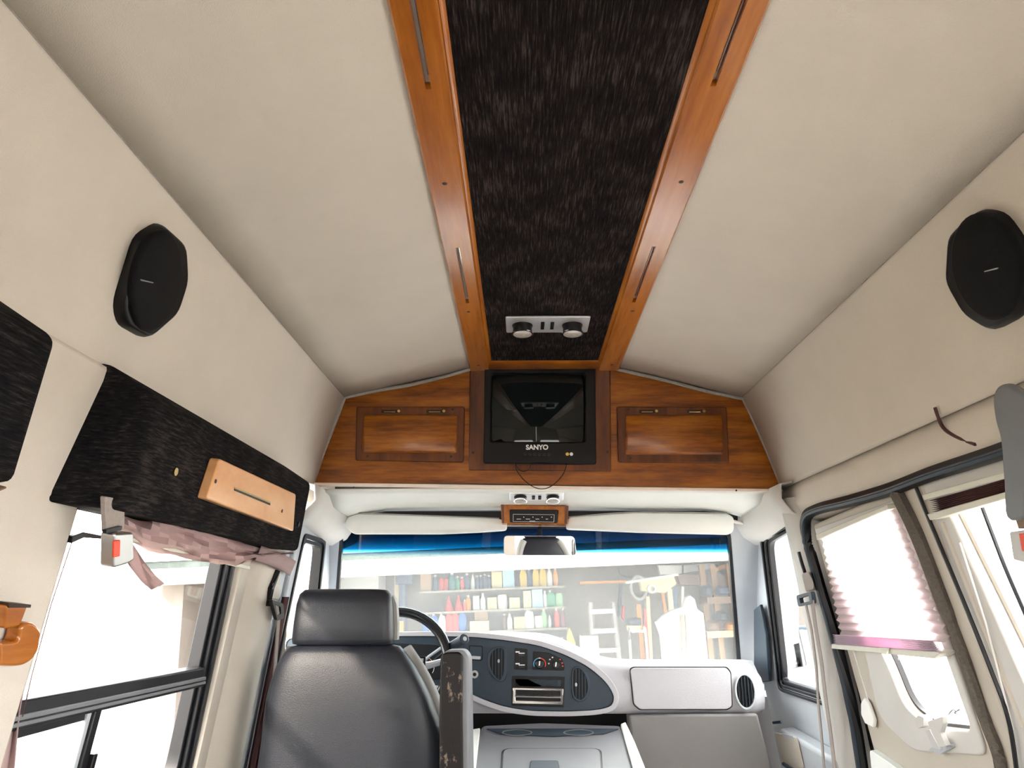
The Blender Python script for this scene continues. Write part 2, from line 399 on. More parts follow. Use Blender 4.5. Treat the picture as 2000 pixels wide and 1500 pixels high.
# seal the gaps beside the windshield
for s, sd_ in ((-1, 'L'), (1, 'R')):
    x0, x1 = ((560, 622) if s < 0 else (1490, 1560))
    b = B().prism([wsp(x0, 940, -.03), wsp(x1, 940, -.03), wsp(x1, 1420, -.03), wsp(x0, 1420, -.03)], -wn*.03)
    struct('trim_4', b, 'bluegrey')
# ================================================================== LEFT SIDE
# window_2: side window with black frame, middle rail and slider
def PLn(Y, z, off=0): return PW('L', Y, z, off)
nl, nr = nW('L'), nW('R')
w2 = sroot('window_2', PLn(1.6, .8))
Lq = lambda g: [PLn(1.14-g, .80-g), PLn(1.955+g, .80-g), PLn(1.915+g, 1.48+g), PLn(1.14-g, 1.48+g)]
for k, (g, th, lift) in enumerate(((.012, .03, .012), (-.006, .03, .004), (-.022, .03, -.006))):
    o_ = rp([p+nl*lift for p in Lq(g)], .09, 8); i_ = rp([p+nl*lift for p in Lq(g-.013)], .085, 8)
    obj('window_frame', B().ring(o_, i_, -nl*th), 'rubber', w2, bev=.002)
obj('glass', B().prism(rp([p-nl*.02 for p in Lq(-.01)], .08, 6), -nl*.004), 'glass', w2)
# rail: stack of bars
def railz(x, y): return pW('L', x, y)
def bar(p, q, hh, lift, th): return B().prism([p+V((0, 0, -hh))+nl*lift, q+V((0, 0, -hh))+nl*lift, q+V((0, 0, hh))+nl*lift, p+V((0, 0, hh))+nl*lift], -nl*th)
ra, rb = PLn(1.14, 1.094), PLn(1.90, 1.088)
obj('middle_rail', bar(ra, rb, .021, .012, .03), 'rubber', w2, bev=.003)
obj('track', bar(ra+V((0, 0, -.002)), rb+V((0, 0, -.002)), .0035, .017, .006), 'padgrey', w2, bev=.001)
obj('track', bar(ra+V((0, 0, -.011)), rb+V((0, 0, -.011)), .003, .017, .006), 'padgrey', w2, bev=.001)
s0 = pW('L', 178, 1420); s1 = pW('L', 145, 1500)
obj('slider_frame', bar(PLn(1.14, 1.068), V((s0.x, s0.y, 1.068)), .011, .004, .02), 'rubber', w2, bev=.002)
obj('slider_frame', B().prism([PLn(s0.y-.022, 1.075, .0), PLn(s0.y, 1.075), PLn(s0.y+.0, .80), PLn(s0.y-.022, .80)], nl*.012), 'rubber', w2, bev=.002)
obj('slider_frame', B().prism([PLn(s0.y-.034, 1.07, .0), PLn(s0.y-.022, 1.07), PLn(s0.y-.022, .80), PLn(s0.y-.034, .80)], nl*.006), 'bluegrey', w2, bev=.001)
obj('latch', B().prism([PLn(s0.y-.002, 1.00), PLn(s0.y+.012, 1.00), PLn(s0.y+.012, .80), PLn(s0.y-.002, .80)], nl*.02), 'black', w2, bev=.002)
# pillar between side window and driver door
b = B(); rows = []
for i in range(9):
    z = 1.52 - i*.19; k = max(0, 1.52-z)
    sh = .05*k*.6
    rows.append([PLn(Y+sh*(.4 if j < 3 else 1), z, off) for j, (Y, off) in enumerate(((1.945, -.005), (1.955, .018), (1.995, .022), (2.010, .006), (2.035, .004), (2.055, .028), (2.10, .042), (2.18, .046), (2.215, .036), (2.235, .0)))])
b.grid(rows); struct('trim_5', b, 'trimbeige', solid=.006, ang=50)
b = B(); rows = []
for i in range(9):
    z = 1.56 - i*.19; k = max(0, 1.52-z); sh = .05*k
    rows.append([PLn(Y+sh, z, off) for Y, off in ((2.20, -.01), (2.225, .03), (2.27, .03), (2.30, .0), (2.46, -.02))])
b.grid(rows); struct('trim_6', b, 'bluegrey', solid=.006, ang=50)
# dark curtain strip tied along the pillar
b = B(); rows = []
for i in range(12):
    t = i/11; z = 1.27 - t*.95; wd = .045+.05*t
    rows.append([PLn(2.27+.03*t+wd*j/6, z, .045+.008*math.sin(j*2.1+t*2)) for j in range(7)])
b.grid(rows); tag(obj('curtain', b, 'maroon', solid=.003, ang=80), 'dark mauve curtain strip hanging along the pillar left of the driver seat', 'curtain')
# driver door
d1 = sroot('door_1', PLn(2.7, 0))
o_ = rp([PLn(2.44, .03), PLn(3.15, .03), PLn(3.12, 1.0), PLn(2.86, 1.50), PLn(2.44, 1.50)], .002)
i_ = rp([PLn(2.50, .955), PLn(2.93, .955), PLn(2.92, 1.0), PLn(2.755, 1.46), PLn(2.50, 1.46)], .03)
obj('door_panel', B().ring(o_, i_, -nl*.04), 'bluegrey', d1, bev=.006)
for g, lift in ((.0, .006), (.016, .0)):
    def q(g): return [PLn(2.49+g, .945+g), PLn(2.94-g, .945+g), PLn(2.93-g, 1.0), PLn(2.765-g, 1.47-g), PLn(2.49+g, 1.47-g)]
    obj('window_seal', B().ring(rp([p+nl*lift for p in q(g)], .03), rp([p+nl*lift for p in q(g+.012)], .03), -nl*.03), 'rubber', d1)
obj('glass', B().prism([PLn(2.49, .94, -.02), PLn(2.94, .94, -.02), PLn(2.77, 1.47, -.02), PLn(2.49, 1.47, -.02)], -nl*.004), 'glass', d1)
# driver's belt
t = thing('seat_belt', PLn(2.36, 1.30, .04), 'grey driver seat belt hanging from a black guide on the left pillar', 'seat belt')
obj('anchor_cover', B().skin([rp([pW('L', x, y, o) for x, y in ((533, 1137), (548, 1143), (545, 1172), (528, 1168))], .01) for o in (.03, .055)]), 'trimbeige', t, bev=.004)
obj('slot', B().tube([pW('L', 541, 1116, .05), pW('L', 528, 1150, .05), pW('L', 524, 1182, .05)], .010, 6), 'black', t)
obj('guide_ring', B().ring(rp([pW('L', x, y, .06) for x, y in ((524, 1170), (547, 1178), (549, 1206), (535, 1212))], .012), rp([pW('L', x, y, .06) for x, y in ((530, 1179), (541, 1184), (542, 1198), (535, 1202))], .006), nl*.01), 'black', t, bev=.002)
obj('webbing', B().ribbon([pW('L', x, y, .065) for x, y in ((540, 1180), (544, 1210), (541, 1250), (536, 1320), (524, 1420), (512, 1520))], (0, .012, 0), .003), 'belt', t)
# ---------------- dark tweed boxes over the left windows
Bt, Bb = 1.575, 1.40
def boxprof(Y, sl=0): return [PLn(Y-sl*.1, 1.612, -.01), PLn(Y-sl*.1, 1.62, .02), V((-.575, Y, 1.565)), V((-.597, Y, 1.385)), PLn(Y-sl, 1.395, .0), PLn(Y-sl, 1.41, -.02)]
def soffit(y0, y1, label):
    t = thing('window_valance', V((-.65, (y0+y1)/2, 1.385)), label, 'window valance', 'tweed window valances')
    obj('fabric_box', B().skin([boxprof(y0, .075 if y0 > 1 else 0), boxprof(y1)]), 'weavew', t, bev=.012, seg=3); return t
v1 = soffit(1.155, 2.085, 'dark tweed valance with a pale wooden lamp panel above the left side window')
v2 = soffit(.10, .895, 'dark tweed valance cut off by the left edge of the photo')
fa, fb = V((-.575, 0, 1.565)), V((-.597, 0, 1.385)); fn = (fa-fb).cross(V((0, 1, 0))).normalized()
if fn.x < 0: fn = -fn
def FV(x, y, off=0): return onP(x, y, fa+fn*off, fn)
def plate(px, off0, th, r, n=5): return B().prism(rp([FV(x, y, off0) for x, y in px], r, n), fn*th)
wp = obj('lamp_panel', plate(((409, 893), (563, 963), (558, 1036), (383, 972)), 0.0, .02, .008), 'woodlight', v1, bev=.005, seg=3)
wp['label'] = 'pale wooden lamp panel'
obj('slot', plate(((458, 953), (527, 982), (527, 987), (457, 958)), .0202, .0012, .001), 'black', wp)
obj('slot_edge', plate(((457, 951), (527, 980), (527, 983), (457, 954)), .0205, .0016, .0005), 'brass', wp)
for x, y in ((421, 940), (551, 998)): obj('screw', disc(FV(x, y, .0202), fn, .004, .001), 'screwm', wp)
s_ = obj('snap', disc(FV(340, 921, .0), fn, .007, .004), 'brass', v1); obj('snap', disc(FV(582, 1024, 0), fn, .007, .003), 'black', v1)
# torn underside of the near valance
obj('loose_lining', B().grid([[V((-.60-.03*j, .80+.012*i, 1.383-.008*math.sin(i*1.3+j))) for j in range(4)] for i in range(8)]), 'p_brown', v2, solid=.002)
# crumpled shade hanging below
t = thing('pleated_shade', V((-.64, 1.6, 1.33)), 'crumpled mauve shade cloth bunched under the left tweed valance', 'window shade')
rnd = random.Random(3); CR = {}
top = [(235, 985), (290, 1000), (345, 1020), (400, 1042), (460, 1062), (520, 1078), (570, 1082)]
low = [(232, 1045), (285, 1075), (345, 1085), (400, 1098), (460, 1104), (520, 1088), (572, 1078)]
b = B(); rows = []
N = 22
for i in range(N):
    u = i/(N-1)*6; k = min(5, int(u)); f = u-k
    tx = top[k][0]*(1-f)+top[k+1][0]*f; ty = top[k][1]*(1-f)+top[k+1][1]*f
    lx = low[k][0]*(1-f)+low[k+1][0]*f; ly = low[k][1]*(1-f)+low[k+1][1]*f
    row = []
    for j in range(8):
        s = j/7; x = tx*(1-s)+lx*s; y = ty*(1-s)+ly*s - 6*(j == 0)
        kk = (i//4, j//3); CR.setdefault(kk, rnd.uniform(-.028, .028))
        row.append(pW('L', x+rnd.uniform(-3, 3), y+(rnd.uniform(-2, 2) if 0 < j < 7 else rnd.uniform(-2, 2)), .062 + CR[kk] + .010*math.sin(j*1.9+i*.8) + rnd.uniform(-.003, .003) - .02*s))
    rows.append(row)
b.grid(rows); obj('cloth', b, 'mauve', t, solid=.002, ang=22)
def strap(pts, wv, name='cloth_end'):
    b = B(); rows = []
    for i, (x, y) in enumerate(pts): 
        rows.append([pW('L', x+wv[0]*s, y+wv[1]*s, .055+.008*math.sin(i*2+s*2.4)) for s in (-1, -.3, .4, 1)])
    b.grid(rows); return obj(name, b, 'mauve', t, solid=.002, ang=20)
strap([(232, 1048), (252, 1078), (270, 1105), (290, 1130), (308, 1146)], (13, -6))
strap([(505, 1080), (528, 1088), (552, 1098), (572, 1110)], (6, -14))
# cream shade rail seen under the cloth
obj('bottom_rail', B().prism([pW('L', x, y, .03) for x, y in ((232, 1052), (480, 1112), (480, 1104), (232, 1043))], nl*.012), 'cream', t, bev=.002)
# buckle hanging under the valance
t = thing('seat_belt_buckle', pW('L', 215, 1100, .09), 'chrome seat belt buckle with red button hanging in front of the left window', 'seat belt buckle')
obj('stalk', B().prism(rp([pW('L', x, y, .09) for x, y in ((195, 968), (234, 975), (234, 1030), (222, 1038), (198, 1040))], .004), nl*.008), 'belt', t, bev=.002)
obj('buckle_body', B().prism(rp([pW('L', x, y, .09) for x, y in ((196, 1038), (235, 1036), (236, 1090), (222, 1098), (194, 1106))], .006), nl*.022), 'steel', t, bev=.004, seg=3)
obj('release_button', B().prism(rp([pW('L', x, y, .1125) for x, y in ((219, 1056), (232, 1054), (231, 1086), (218, 1089))], .002), nl*.003), 'red', t, bev=.001)
obj('latch_tongue', B().prism(rp([pW('L', x, y, .098) for x, y in ((200, 1034), (232, 1026), (230, 1034), (200, 1042))], .002), nl*.006), 'black', t)
# dark bracket seen beyond
t = obj('shade_bracket', B().prism([pW('L', x, y, .02) for x, y in ((132, 1046), (155, 1038), (198, 1046), (198, 1052), (155, 1049), (130, 1060))], nl*.008), 'black', bev=.001)
tag(t, 'small dark metal bracket at the upper left corner of the side window', 'bracket')
# wooden scroll holder at far left
WH = .07
pts = [(-30, 1250), (0, 1248), (8, 1240), (12, 1222), (22, 1212), (38, 1213), (51, 1228), (50, 1245), (46, 1266), (34, 1284), (18, 1294), (-2, 1297), (-30, 1296)]
t = thing('wooden_hook', pW('L', 5, 1295, .02), 'curved wooden hook at the left edge of the photo below the tweed box', 'hook')
cp = curve([pW('L', x, y, .03) for x, y in pts], 4)
obj('scroll', B().prism(cp, nl*.022), 'woody', t, bev=.007, seg=3)
obj('block', B().prism([pW('L', x, y, .02) for x, y in ((-30, 1176), (14, 1178), (4, 1205), (-4, 1218), (-30, 1222))], nl*.03), 'woody', t, bev=.003)
t2 = obj('cap_strip', B().prism([pW('L', x, y, .018) for x, y in ((-30, 1170), (15, 1174), (14, 1180), (-30, 1180))], nl*.034), 'screwm', t)
# thin maroon shade cord on the left window
t = obj('cord', B().tube([pW('L', x, y, .03) for x, y in ((140, 1060), (100, 1180), (62, 1320), (44, 1400))], .0008, 5), 'maroon')
tag(t, 'thin mauve cord running down the left edge of the side window', 'cord')
t = obj('curtain', B().grid([[pW('L', x0+(x1-x0)*s/3, y, .012+.006*math.sin(s*2.5)) for s in range(4)] for y, x0, x1 in ((1285, 52, 56), (1330, 40, 48), (1390, 20, 38), (1440, 8, 33), (1500, -10, 28), (1560, -30, 24))]), 'mauve', solid=.002)
tag(t, 'narrow mauve cloth strip at the lower left edge of the side window', 'curtain')
# ================================================================== RIGHT SIDE
def R_(x, y, off=0): return pW('R', x, y, off)
def PRn(Y, z, off=0): return PW('R', Y, z, off)
# door_2 passenger door
d2 = sroot('door_2', PRn(2.7, 0))
def q2(g): return [PRn(2.46+g, .965+g), PRn(2.955-g, .965+g), PRn(2.925-g, 1.02), PRn(2.765-g, 1.478-g), PRn(2.455+g, 1.50-g)]
o_ = rp([PRn(2.42, .03), PRn(3.2, .03), PRn(3.15, 1.02), PRn(2.86, 1.535), PRn(2.40, 1.535)], .002)
obj('door_panel', B().ring(o_, rp(q2(0), .035), -nr*.05), 'bluegrey', d2, bev=.008, seg=3)
for g, lift in ((-.012, .010), (.002, .004), (.014, -.004)):
    obj('window_seal', B().ring(rp([p+nr*lift for p in q2(g)], .04), rp([p+nr*lift for p in q2(g+.010)], .04), -nr*.02), 'rubber', d2, bev=.002)
obj('glass', B().prism([p-nr*.025 for p in q2(0)], -nr*.004), 'glass', d2)
obj('sail_panel', B().prism([R_(x, y, .012) for x, y in ((1478, 1190), (1490, 1180), (1502, 1240), (1508, 1330), (1478, 1335))], nr*.012), 'bezel', d2, bev=.003)
# armrest
arm = [PRn(2.44, .83), PRn(2.90, .845), PRn(2.93, .80), PRn(2.92, .40), PRn(2.44, .40)]
obj('armrest', B().prism(rp(arm, .02), nr*.055), 'bluegrey', d2, bev=.012, seg=3)
hb = obj('pull_recess', B().prism(rp([R_(x, y, .057) for x, y in ((1515, 1430), (1558, 1440), (1572, 1500), (1532, 1500))], .012), nr*.004), 'trimbeige', d2, bev=.003)
obj('switch', B().prism([R_(x, y, .058) for x, y in ((1528, 1432), (1550, 1437), (1553, 1446), (1533, 1442))], nr*.004), 'dash', d2)
obj('door_handle', B().tube([R_(1530, 1492, .075), R_(1545, 1502, .08), R_(1560, 1508, .07)], .006), 'bezel', d2)
obj('switch', B().prism([R_(x, y, .058) for x, y in ((1510, 1409), (1526, 1407), (1528, 1413), (1512, 1414))], nr*.004), 'bezel', d2)
# door mirror outside
t = thing('door_mirror', V((1.12, 2.95, 1.02)), 'grey outside mirror seen through the passenger door window', 'mirror')
mq = [onX(x, y, 1.10) for x, y in ((1550, 1240), (1580, 1236), (1592, 1330), (1572, 1322), (1560, 1300))]
mc = sum(mq, V())/5; mn = (V((.3, -1, 0))).normalized()
mqq = rp([mc+V((x, y, z)) for x, y, z in ((-.085, .02, .12), (.10, -.03, .12), (.10, -.03, -.12), (-.085, .02, -.12))], .03, 5)
obj('mirror_housing', B().prism(mqq, V((.03, .08, 0))), 'bezel', t, bev=.015, seg=3)
obj('mirror_glass', B().prism([mc+(p-mc)*.88-V((0, .004, 0)) for p in mqq], V((0, -.002, 0))), 'mirror', t)
obj('arm', B().tube([mc+V((-.05, .05, -.08)), mc+V((-.20, .02, -.11))], .02), 'bezel', t)
# B pillar right
b = B(); rows = []
for i in range(10):
    z = 1.56-.16*i; k = max(0, 1.5-z); sh = .10*k/.7*.6
    rows.append([PRn(Y+sh*(1 if j > 1 else .9), z, off) for j, (Y, off) in enumerate(((2.30, -.03), (2.315, .012), (2.345, .035), (2.40, .038), (2.425, .02), (2.44, -.02)))])
b.grid(rows); struct('trim_7', b, 'trimgrey', solid=.006, ang=60)
# black door seal running along the top and down the B pillar
sp_ = [PRn(.27, .90, .012), PRn(.27, 1.3, .012), PRn(.28, 1.49, .012), PRn(.36, 1.507, .012)]+[R_(x, y, .012) for x, y in ((2060, 846), (2000, 866), (1920, 893), (1820, 925), (1740, 955), (1660, 978), (1600, 993), (1575, 1010), (1576, 1050), (1592, 1110), (1618, 1200), (1645, 1300), (1668, 1400), (1684, 1500), (1695, 1570))]
b = B(); c_ = curve(sp_, 5)
b.tube(c_, .016, 8); so = struct('trim_8', b, 'rubber')
b = B(); b.tube([p+nr*.010+V((0, -.006, -.004)) for p in c_], .006, 6); struct('trim_9', b, 'bezel')
# dark reveal filling between seal and doors
def shape_struct(name, px, off, th, mat, bev=.003, parent=None, r=None):
    P = [R_(x, y, off) for x, y in px]
    if r: P = rp(P, r)
    return struct(name, B().prism(P, -nr*th), mat, parent, bev=bev)
shape_struct('trim_10', ((1560, 985), (2080, 800), (2080, 900), (1775, 990), (1610, 1050)), -.03, .01, 'black')
shape_struct('trim_11', ((1580, 1000), (1625, 1000), (1760, 1560), (1650, 1560)), -.032, .01, 'black')
# door_3 : front cargo door
d3 = sroot('door_3', PRn(2.0, 0))
def poly3(): return [PRn(2.29, 1.475), PRn(1.712, 1.505), PRn(1.60, .95), PRn(1.58, .03), PRn(2.17, .03), PRn(2.25, .80)]
hole = [R_(1607, 1044), R_(1752, 987), R_(1908, 1428), R_(1822, 1418), R_(1772, 1378), R_(1738, 1290)]
o3 = rp(poly3(), .008, 5); 
h3 = rp(hole, [.012, .012, .03, .04, .04, .05], 5)
obj('door_panel', B().ring(o3, h3, -nr*.035), 'trimbeige', d3, bev=.012, seg=4)
# raised molding round the opening
mo = rp([R_(x, y) for x, y in ((1596, 1032), (1764, 972), (1935, 1475), (1790, 1466), (1722, 1400), (1696, 1270))], [.012, .012, .03, .04, .05, .05], 5)
obj('window_molding', B().ring(mo, rp(hole, [.012, .012, .03, .04, .04, .05], 5), nr*.010), 'trimgrey', d3, bev=.008, seg=4)
obj('window_gasket', B().ring(rp([p-nr*.012 for p in hole], [.012, .012, .03, .04, .04, .05], 5), rp([(p-nr*.012).lerp(sum(hole, V())/6-nr*.012, .035) for p in hole], [.012, .012, .03, .04, .04, .05], 5), -nr*.012), 'rubber', d3)
obj('glass', B().prism([p-nr*.02 for p in hole], -nr*.004), 'glass', d3)
obj('lower_panel', B().prism(rp([R_(x, y) for x, y in ((1712, 1462), (1800, 1520), (1900, 1560), (1960, 1640), (1730, 1640))], .01), nr*.02), 'headliner2', d3, bev=.006)
# window latch
t = thing('window_latch', R_(1860, 1475), 'grey pop-out window latch at the bottom of the front cargo door window', 'latch')
L = lambda pts, o0, th, mt, nm, bev=.002: obj(nm, B().prism(rp([R_(x, y, o0) for x, y in pts], .003), nr*th), mt, t, bev=bev)
L(((1823, 1463), (1842, 1448), (1868, 1452), (1870, 1458), (1846, 1472)), .006, .012, 'bluegrey', 'base_plate')
L(((1815, 1425), (1824, 1424), (1845, 1464), (1830, 1460)), .014, .010, 'p_steel', 'arm')
L(((1822, 1408), (1850, 1398), (1852, 1412), (1846, 1430), (1858, 1456), (1846, 1458), (1830, 1430)), .020, .012, 'trimgrey', 'lever')
L(((1805, 1402), (1812, 1394), (1822, 1398), (1822, 1416), (1812, 1420), (1805, 1412)), .014, .022, 'trimgrey', 'pivot', .003)
obj('spring_clip', B().tube(curve([R_(x, y, .02) for x, y in ((1852, 1396), (1862, 1386), (1870, 1394), (1864, 1392), (1874, 1386))], 3), .0015, 5), 'chrome', t)
# small cord holder and cord
t = thing('cord_holder', R_(1705, 1430), 'small white cleat with a taut cord on the front edge of the cargo door', 'cord holder')
obj('cleat', B().prism(rp([R_(x, y, .004) for x, y in ((1688, 1372), (1694, 1362), (1702, 1372), (1714, 1406), (1712, 1420), (1696, 1412), (1688, 1394))], .004), nr*.010), 'ext_white', t, bev=.003)
obj('cord', B().tube([R_(1664, 1262, .03), R_(1697, 1372, .016)], .0012, 5), 'white', t)
# pleated shade on door_3
t = thing('pleated_shade', R_(1760, 1260, .03), 'pale pink pleated shade half lowered over the front cargo door window', 'window shade')
b = B(); rows = []
tl, tr_ = R_(1611, 1052, .012), R_(1758, 992, .012); bl, br = R_(1652, 1238, .012), R_(1866, 1252, .012)
NP = 13
for i in range(NP*2+1):
    s = i/(NP*2); a = tl.lerp(bl, s); c = tr_.lerp(br, s); o = (.018 if i % 2 else .018+.016*(.25+.75*s))
    jag = (.008 if i % 2 else -.008)*max(0, (s-.45))*2.2
    rows.append([a.lerp(c, k/6)+nr*(o-.012)+V((0, (jag if k == 0 else 0), 0)) for k in range(7)])
b.grid(rows); obj('pleats', b, 'pink', t, ang=10)
b = B(); rows = []
for i in range(17):
    s = i/16; a = R_(1650, 1236, .012).lerp(R_(1652, 1256, .012), s); c = R_(1850, 1247, .012).lerp(R_(1862, 1270, .012), s)
    o = .022 if i % 2 else .034
    rows.append([a+nr*o, a.lerp(c, .5)+nr*o, c+nr*o])
b.grid(rows); pl_ = obj('folded_pleats', b, 'pinkfold', t, ang=10, solid=.001)
obj('bottom_rail', B().prism([R_(x, y, .008) for x, y in ((1650, 1254), (1650, 1263), (1858, 1281), (1870, 1272), (1862, 1268))], nr*.038), 'cream', t, bev=.002)
obj('top_rail', B().prism([R_(x, y, .010) for x, y in ((1608, 1042), (1750, 983), (1752, 992), (1610, 1053))], nr*.022), 'cream', t, bev=.002)
obj('pull_tab', B().prism([R_(x, y, .05) for x, y in ((1722, 1264), (1738, 1265), (1734, 1278), (1726, 1276))], nr*.004), 'cream', t)
# weatherstrip between cargo doors
shape_struct('trim_12', ((1750, 950), (1795, 935), (1900, 1230), (1975, 1440), (1995, 1560), (1960, 1560), (1905, 1400), (1850, 1230)), .004, .04, 'trimbeige', .006)
b = B().tube(curve([R_(x, y, .012) for x, y in ((1752, 962), (1790, 1040), (1840, 1170), (1885, 1290), (1922, 1400), (1952, 1480), (1962, 1560))], 5), [.016]*12+[.012]*19, 8)
struct('trim_13', b, 'strip')
b = B().tube(curve([R_(x, y, .010) for x, y in ((1786, 945), (1825, 1040), (1880, 1170), (1932, 1300), (1968, 1400), (1985, 1500), (1990, 1560))], 5), .004, 6)
struct('trim_14', b, 'rubber')
# door_4 : rear cargo door
d4 = sroot('door_4', PRn(1.2, 0))
h4 = [PRn(1.575, 1.462), PRn(.42, 1.462), PRn(.42, .93), PRn(1.44, .93)]
o4 = [PRn(1.64, 1.50), PRn(.28, 1.50), PRn(.28, .03), PRn(1.50, .03)]
obj('door_panel', B().ring(rp(o4, .01), rp(h4, [.01, .04, .04, .06]), -nr*.035), 'trimgrey', d4, bev=.010, seg=3)
obj('glass', B().prism([p-nr*.03 for p in h4], -nr*.004), 'glass', d4)
obj('window_gasket', B().tube(curve([R_(x, y, -.012) for x, y in ((1918, 990), (1935, 1035), (1960, 1100), (1990, 1170), (2030, 1260))], 4), .004, 6), 'rubber', d4)
# ribbed inner reveal of that window
for k, (pa, pb) in enumerate((((1878, 1003), (2010, 1270)), ((1845, 1020), (2003, 1420)))):
    obj('reveal_rib', B().tube([R_(*pa, -.004), R_(*pb, -.004)], .007 if k == 0 else .009, 8), 'trimbeige', d4)
obj('edge_bead', B().tube([R_(x, y, .006) for x, y in ((1875, 1060), (1925, 1215), (1965, 1370), (1978, 1425))], .002, 6), 'ext_white', d4)
t = thing('pleated_shade', R_(1915, 980, .03), 'mauve pleated shade rolled up tight between cream rails at the right edge', 'window shade')
obj('top_rail', B().prism([R_(x, y, .004) for x, y in ((1828, 962), (2040, 905), (2040, 918), (1832, 974))], nr*.03), 'cream', t, bev=.002)
b = B(); rows = []
for i in range(15):
    s = i/14; a = R_(1836, 975, .01).lerp(R_(1842, 1000, .01), s); c = R_(2040, 918, .01).lerp(R_(2040, 945, .01), s)
    rows.append([a+nr*(.0 if i % 2 else .022), c+nr*(.0 if i % 2 else .022)])
b.grid(rows); obj('folded_pleats', b, 'maroon', t, solid=.001, ang=10)
obj('bottom_rail', B().prism([R_(x, y, .004) for x, y in ((1840, 1000), (2040, 944), (2040, 958), (1846, 1012))], nr*.032), 'cream', t, bev=.002)
# grab strap hanging at the right edge and buckle
t = obj('grab_handle', B().prism(curve([R_(x, y, .05) for x, y in ((2020, 1010), (1984, 1010), (1978, 940), (1972, 860), (1962, 820), (1957, 780), (1962, 758), (1978, 748), (2002, 758), (2030, 780))], 4), nr*.016), 'padgrey', bev=.005, seg=3)
tag(t, 'large grey grab handle at the right edge of the photo above the cargo door', 'handle')
t = thing('seat_belt_buckle', R_(1998, 1085, .04), 'red buttoned seat belt buckle half cut off by the right edge', 'seat belt buckle')
obj('buckle_body', B().prism(rp([R_(x, y, .05) for x, y in ((1992, 1036), (2040, 1030), (2040, 1100), (2000, 1090))], .004), nr*.018), 'p_steel', t, bev=.003)
obj('release_button', B().prism([R_(x, y, .069) for x, y in ((1993, 1042), (2030, 1040), (2030, 1080), (1999, 1076))], nr*.003), 'red', t, bev=.001)
obj('webbing', B().prism([R_(x, y, .05) for x, y in ((1986, 1008), (2030, 1008), (2030, 1032), (1994, 1032))], nr*.004), 'p_brown', t)
# passenger belt
t = thing('seat_belt', R_(1600, 1400, .05), 'beige passenger seat belt with two straps hanging from the right pillar', 'seat belt')
obj('anchor_cover', B().skin([rp([R_(x, y, o) for x, y in ((1566, 1122), (1578, 1116), (1588, 1134), (1590, 1150), (1574, 1156))], .01) for o in (.035, .06)]), 'belt', t, bev=.006, seg=3)
obj('slot', B().tube([R_(1560, 1078, .045), R_(1566, 1100, .045), R_(1572, 1118, .045)], .005, 6), 'black', t)
obj('guide_ring', B().ring(rp([R_(x, y, .06) for x, y in ((1562, 1162), (1592, 1154), (1596, 1178), (1566, 1184))], .010), rp([R_(x, y, .06) for x, y in ((1569, 1168), (1587, 1162), (1589, 1173), (1571, 1177))], .004), nr*.012), 'bezel', t, bev=.002)
for pts, wv in (((((1586, 1172), (1593, 1225), (1604, 1290), (1612, 1360), (1622, 1430), (1634, 1530))), .011), (((1574, 1180), (1585, 1230), (1594, 1300), (1598, 1370), (1604, 1430), (1612, 1530)), .007)):
    obj('webbing', B().ribbon([R_(x, y, .07) for x, y in pts], (0, wv, 0), .003), 'belt', t)
# ================================================================== SPEAKERS
def spk(side, base, cone, label, dome):
    n = nU(side); cen = sum((pU(side, *p) for p in base), V())/len(base)
    t = thing('speaker', cen, label, 'speaker', 'ceiling side speakers')
    P0 = rp([pU(side, *p) for p in base], .018, 3); c0 = sum(P0, V())/len(P0)
    P1 = [c0+(p-c0)*.94+n*.034 for p in P0]
    obj('housing', B().skin([P0, [c0+(p-c0)*.99+n*.012 for p in P0], [c0+(p-c0)*.93+n*.022 for p in P0]]), 'black', t, bev=.003)
    (cx_, cy_), ra, rb, an = cone
    def el(k, h): return [pU(side, cx_+k*(ra*math.cos(u)*math.cos(an)-rb*math.sin(u)*math.sin(an)), cy_+k*(ra*math.cos(u)*math.sin(an)+rb*math.sin(u)*math.cos(an)), .020)+n*h for u in [math.pi*i/20 for i in range(40)]]
    obj('grille', B().skin([el(1, 0), el(1, .007), el(.93, .011), el(.3, .013), el(.05, .013)]), 'speaker', t, ang=60)
    obj('badge', B().prism([pU(side, *p, .0345) for p in dome], n*.0015), 'steel', t)
spk('L', ((300, 430), (347, 472), (351, 545), (330, 610), (272, 660), (222, 632), (215, 590), (256, 458)), ((297, 547), 47, 101, .16), 'black oval speaker on the left upper wall', ((274, 545), (298, 551), (298, 553), (274, 548)))
spk('R', ((1925, 404), (1972, 412), (2012, 470), (2020, 560), (2008, 615), (1952, 644), (1900, 612), (1862, 545), (1868, 452)), ((1935, 518), 68, 106, -.20), 'black oval speaker on the right upper wall, cut by the photo edge', ((1924, 529), (1950, 522), (1950, 525), (1924, 531)))
# ================================================================== ROOF CONSOLE
ZC = 2.0
def K(x, y, z=ZC): return onZ(x, y, z)
t = thing('ceiling_console', V((.075, 1.0, 2.0)), 'long ceiling console with honey wood rails around a dark tweed panel', 'ceiling console')
xs = [-.172, -.105, .252, .3225]
Yr, Yf = -1.5, 2.44
def rail(x0, x1, slot_y):
    # cross section with chamfered inner and outer lips, slots cut through as real openings
    b = B(); segs = sorted(slot_y); ys = [Yr]; xm0 = x0+(x1-x0)*.42; xm1 = x0+(x1-x0)*.58
    b.box(((x0+xm0)/2, (Yr+Yf)/2, 2.005), (xm0-x0, Yf-Yr, .014)); b.box(((xm1+x1)/2, (Yr+Yf)/2, 2.005), (x1-xm1, Yf-Yr, .014))
    y = Yr
    for a, c in segs+[(Yf, Yf)]:
        if a > y: b.box(((xm0+xm1)/2, (y+a)/2, 2.005), (xm1-xm0+.0004, a-y, .014))
        y = c
    return b
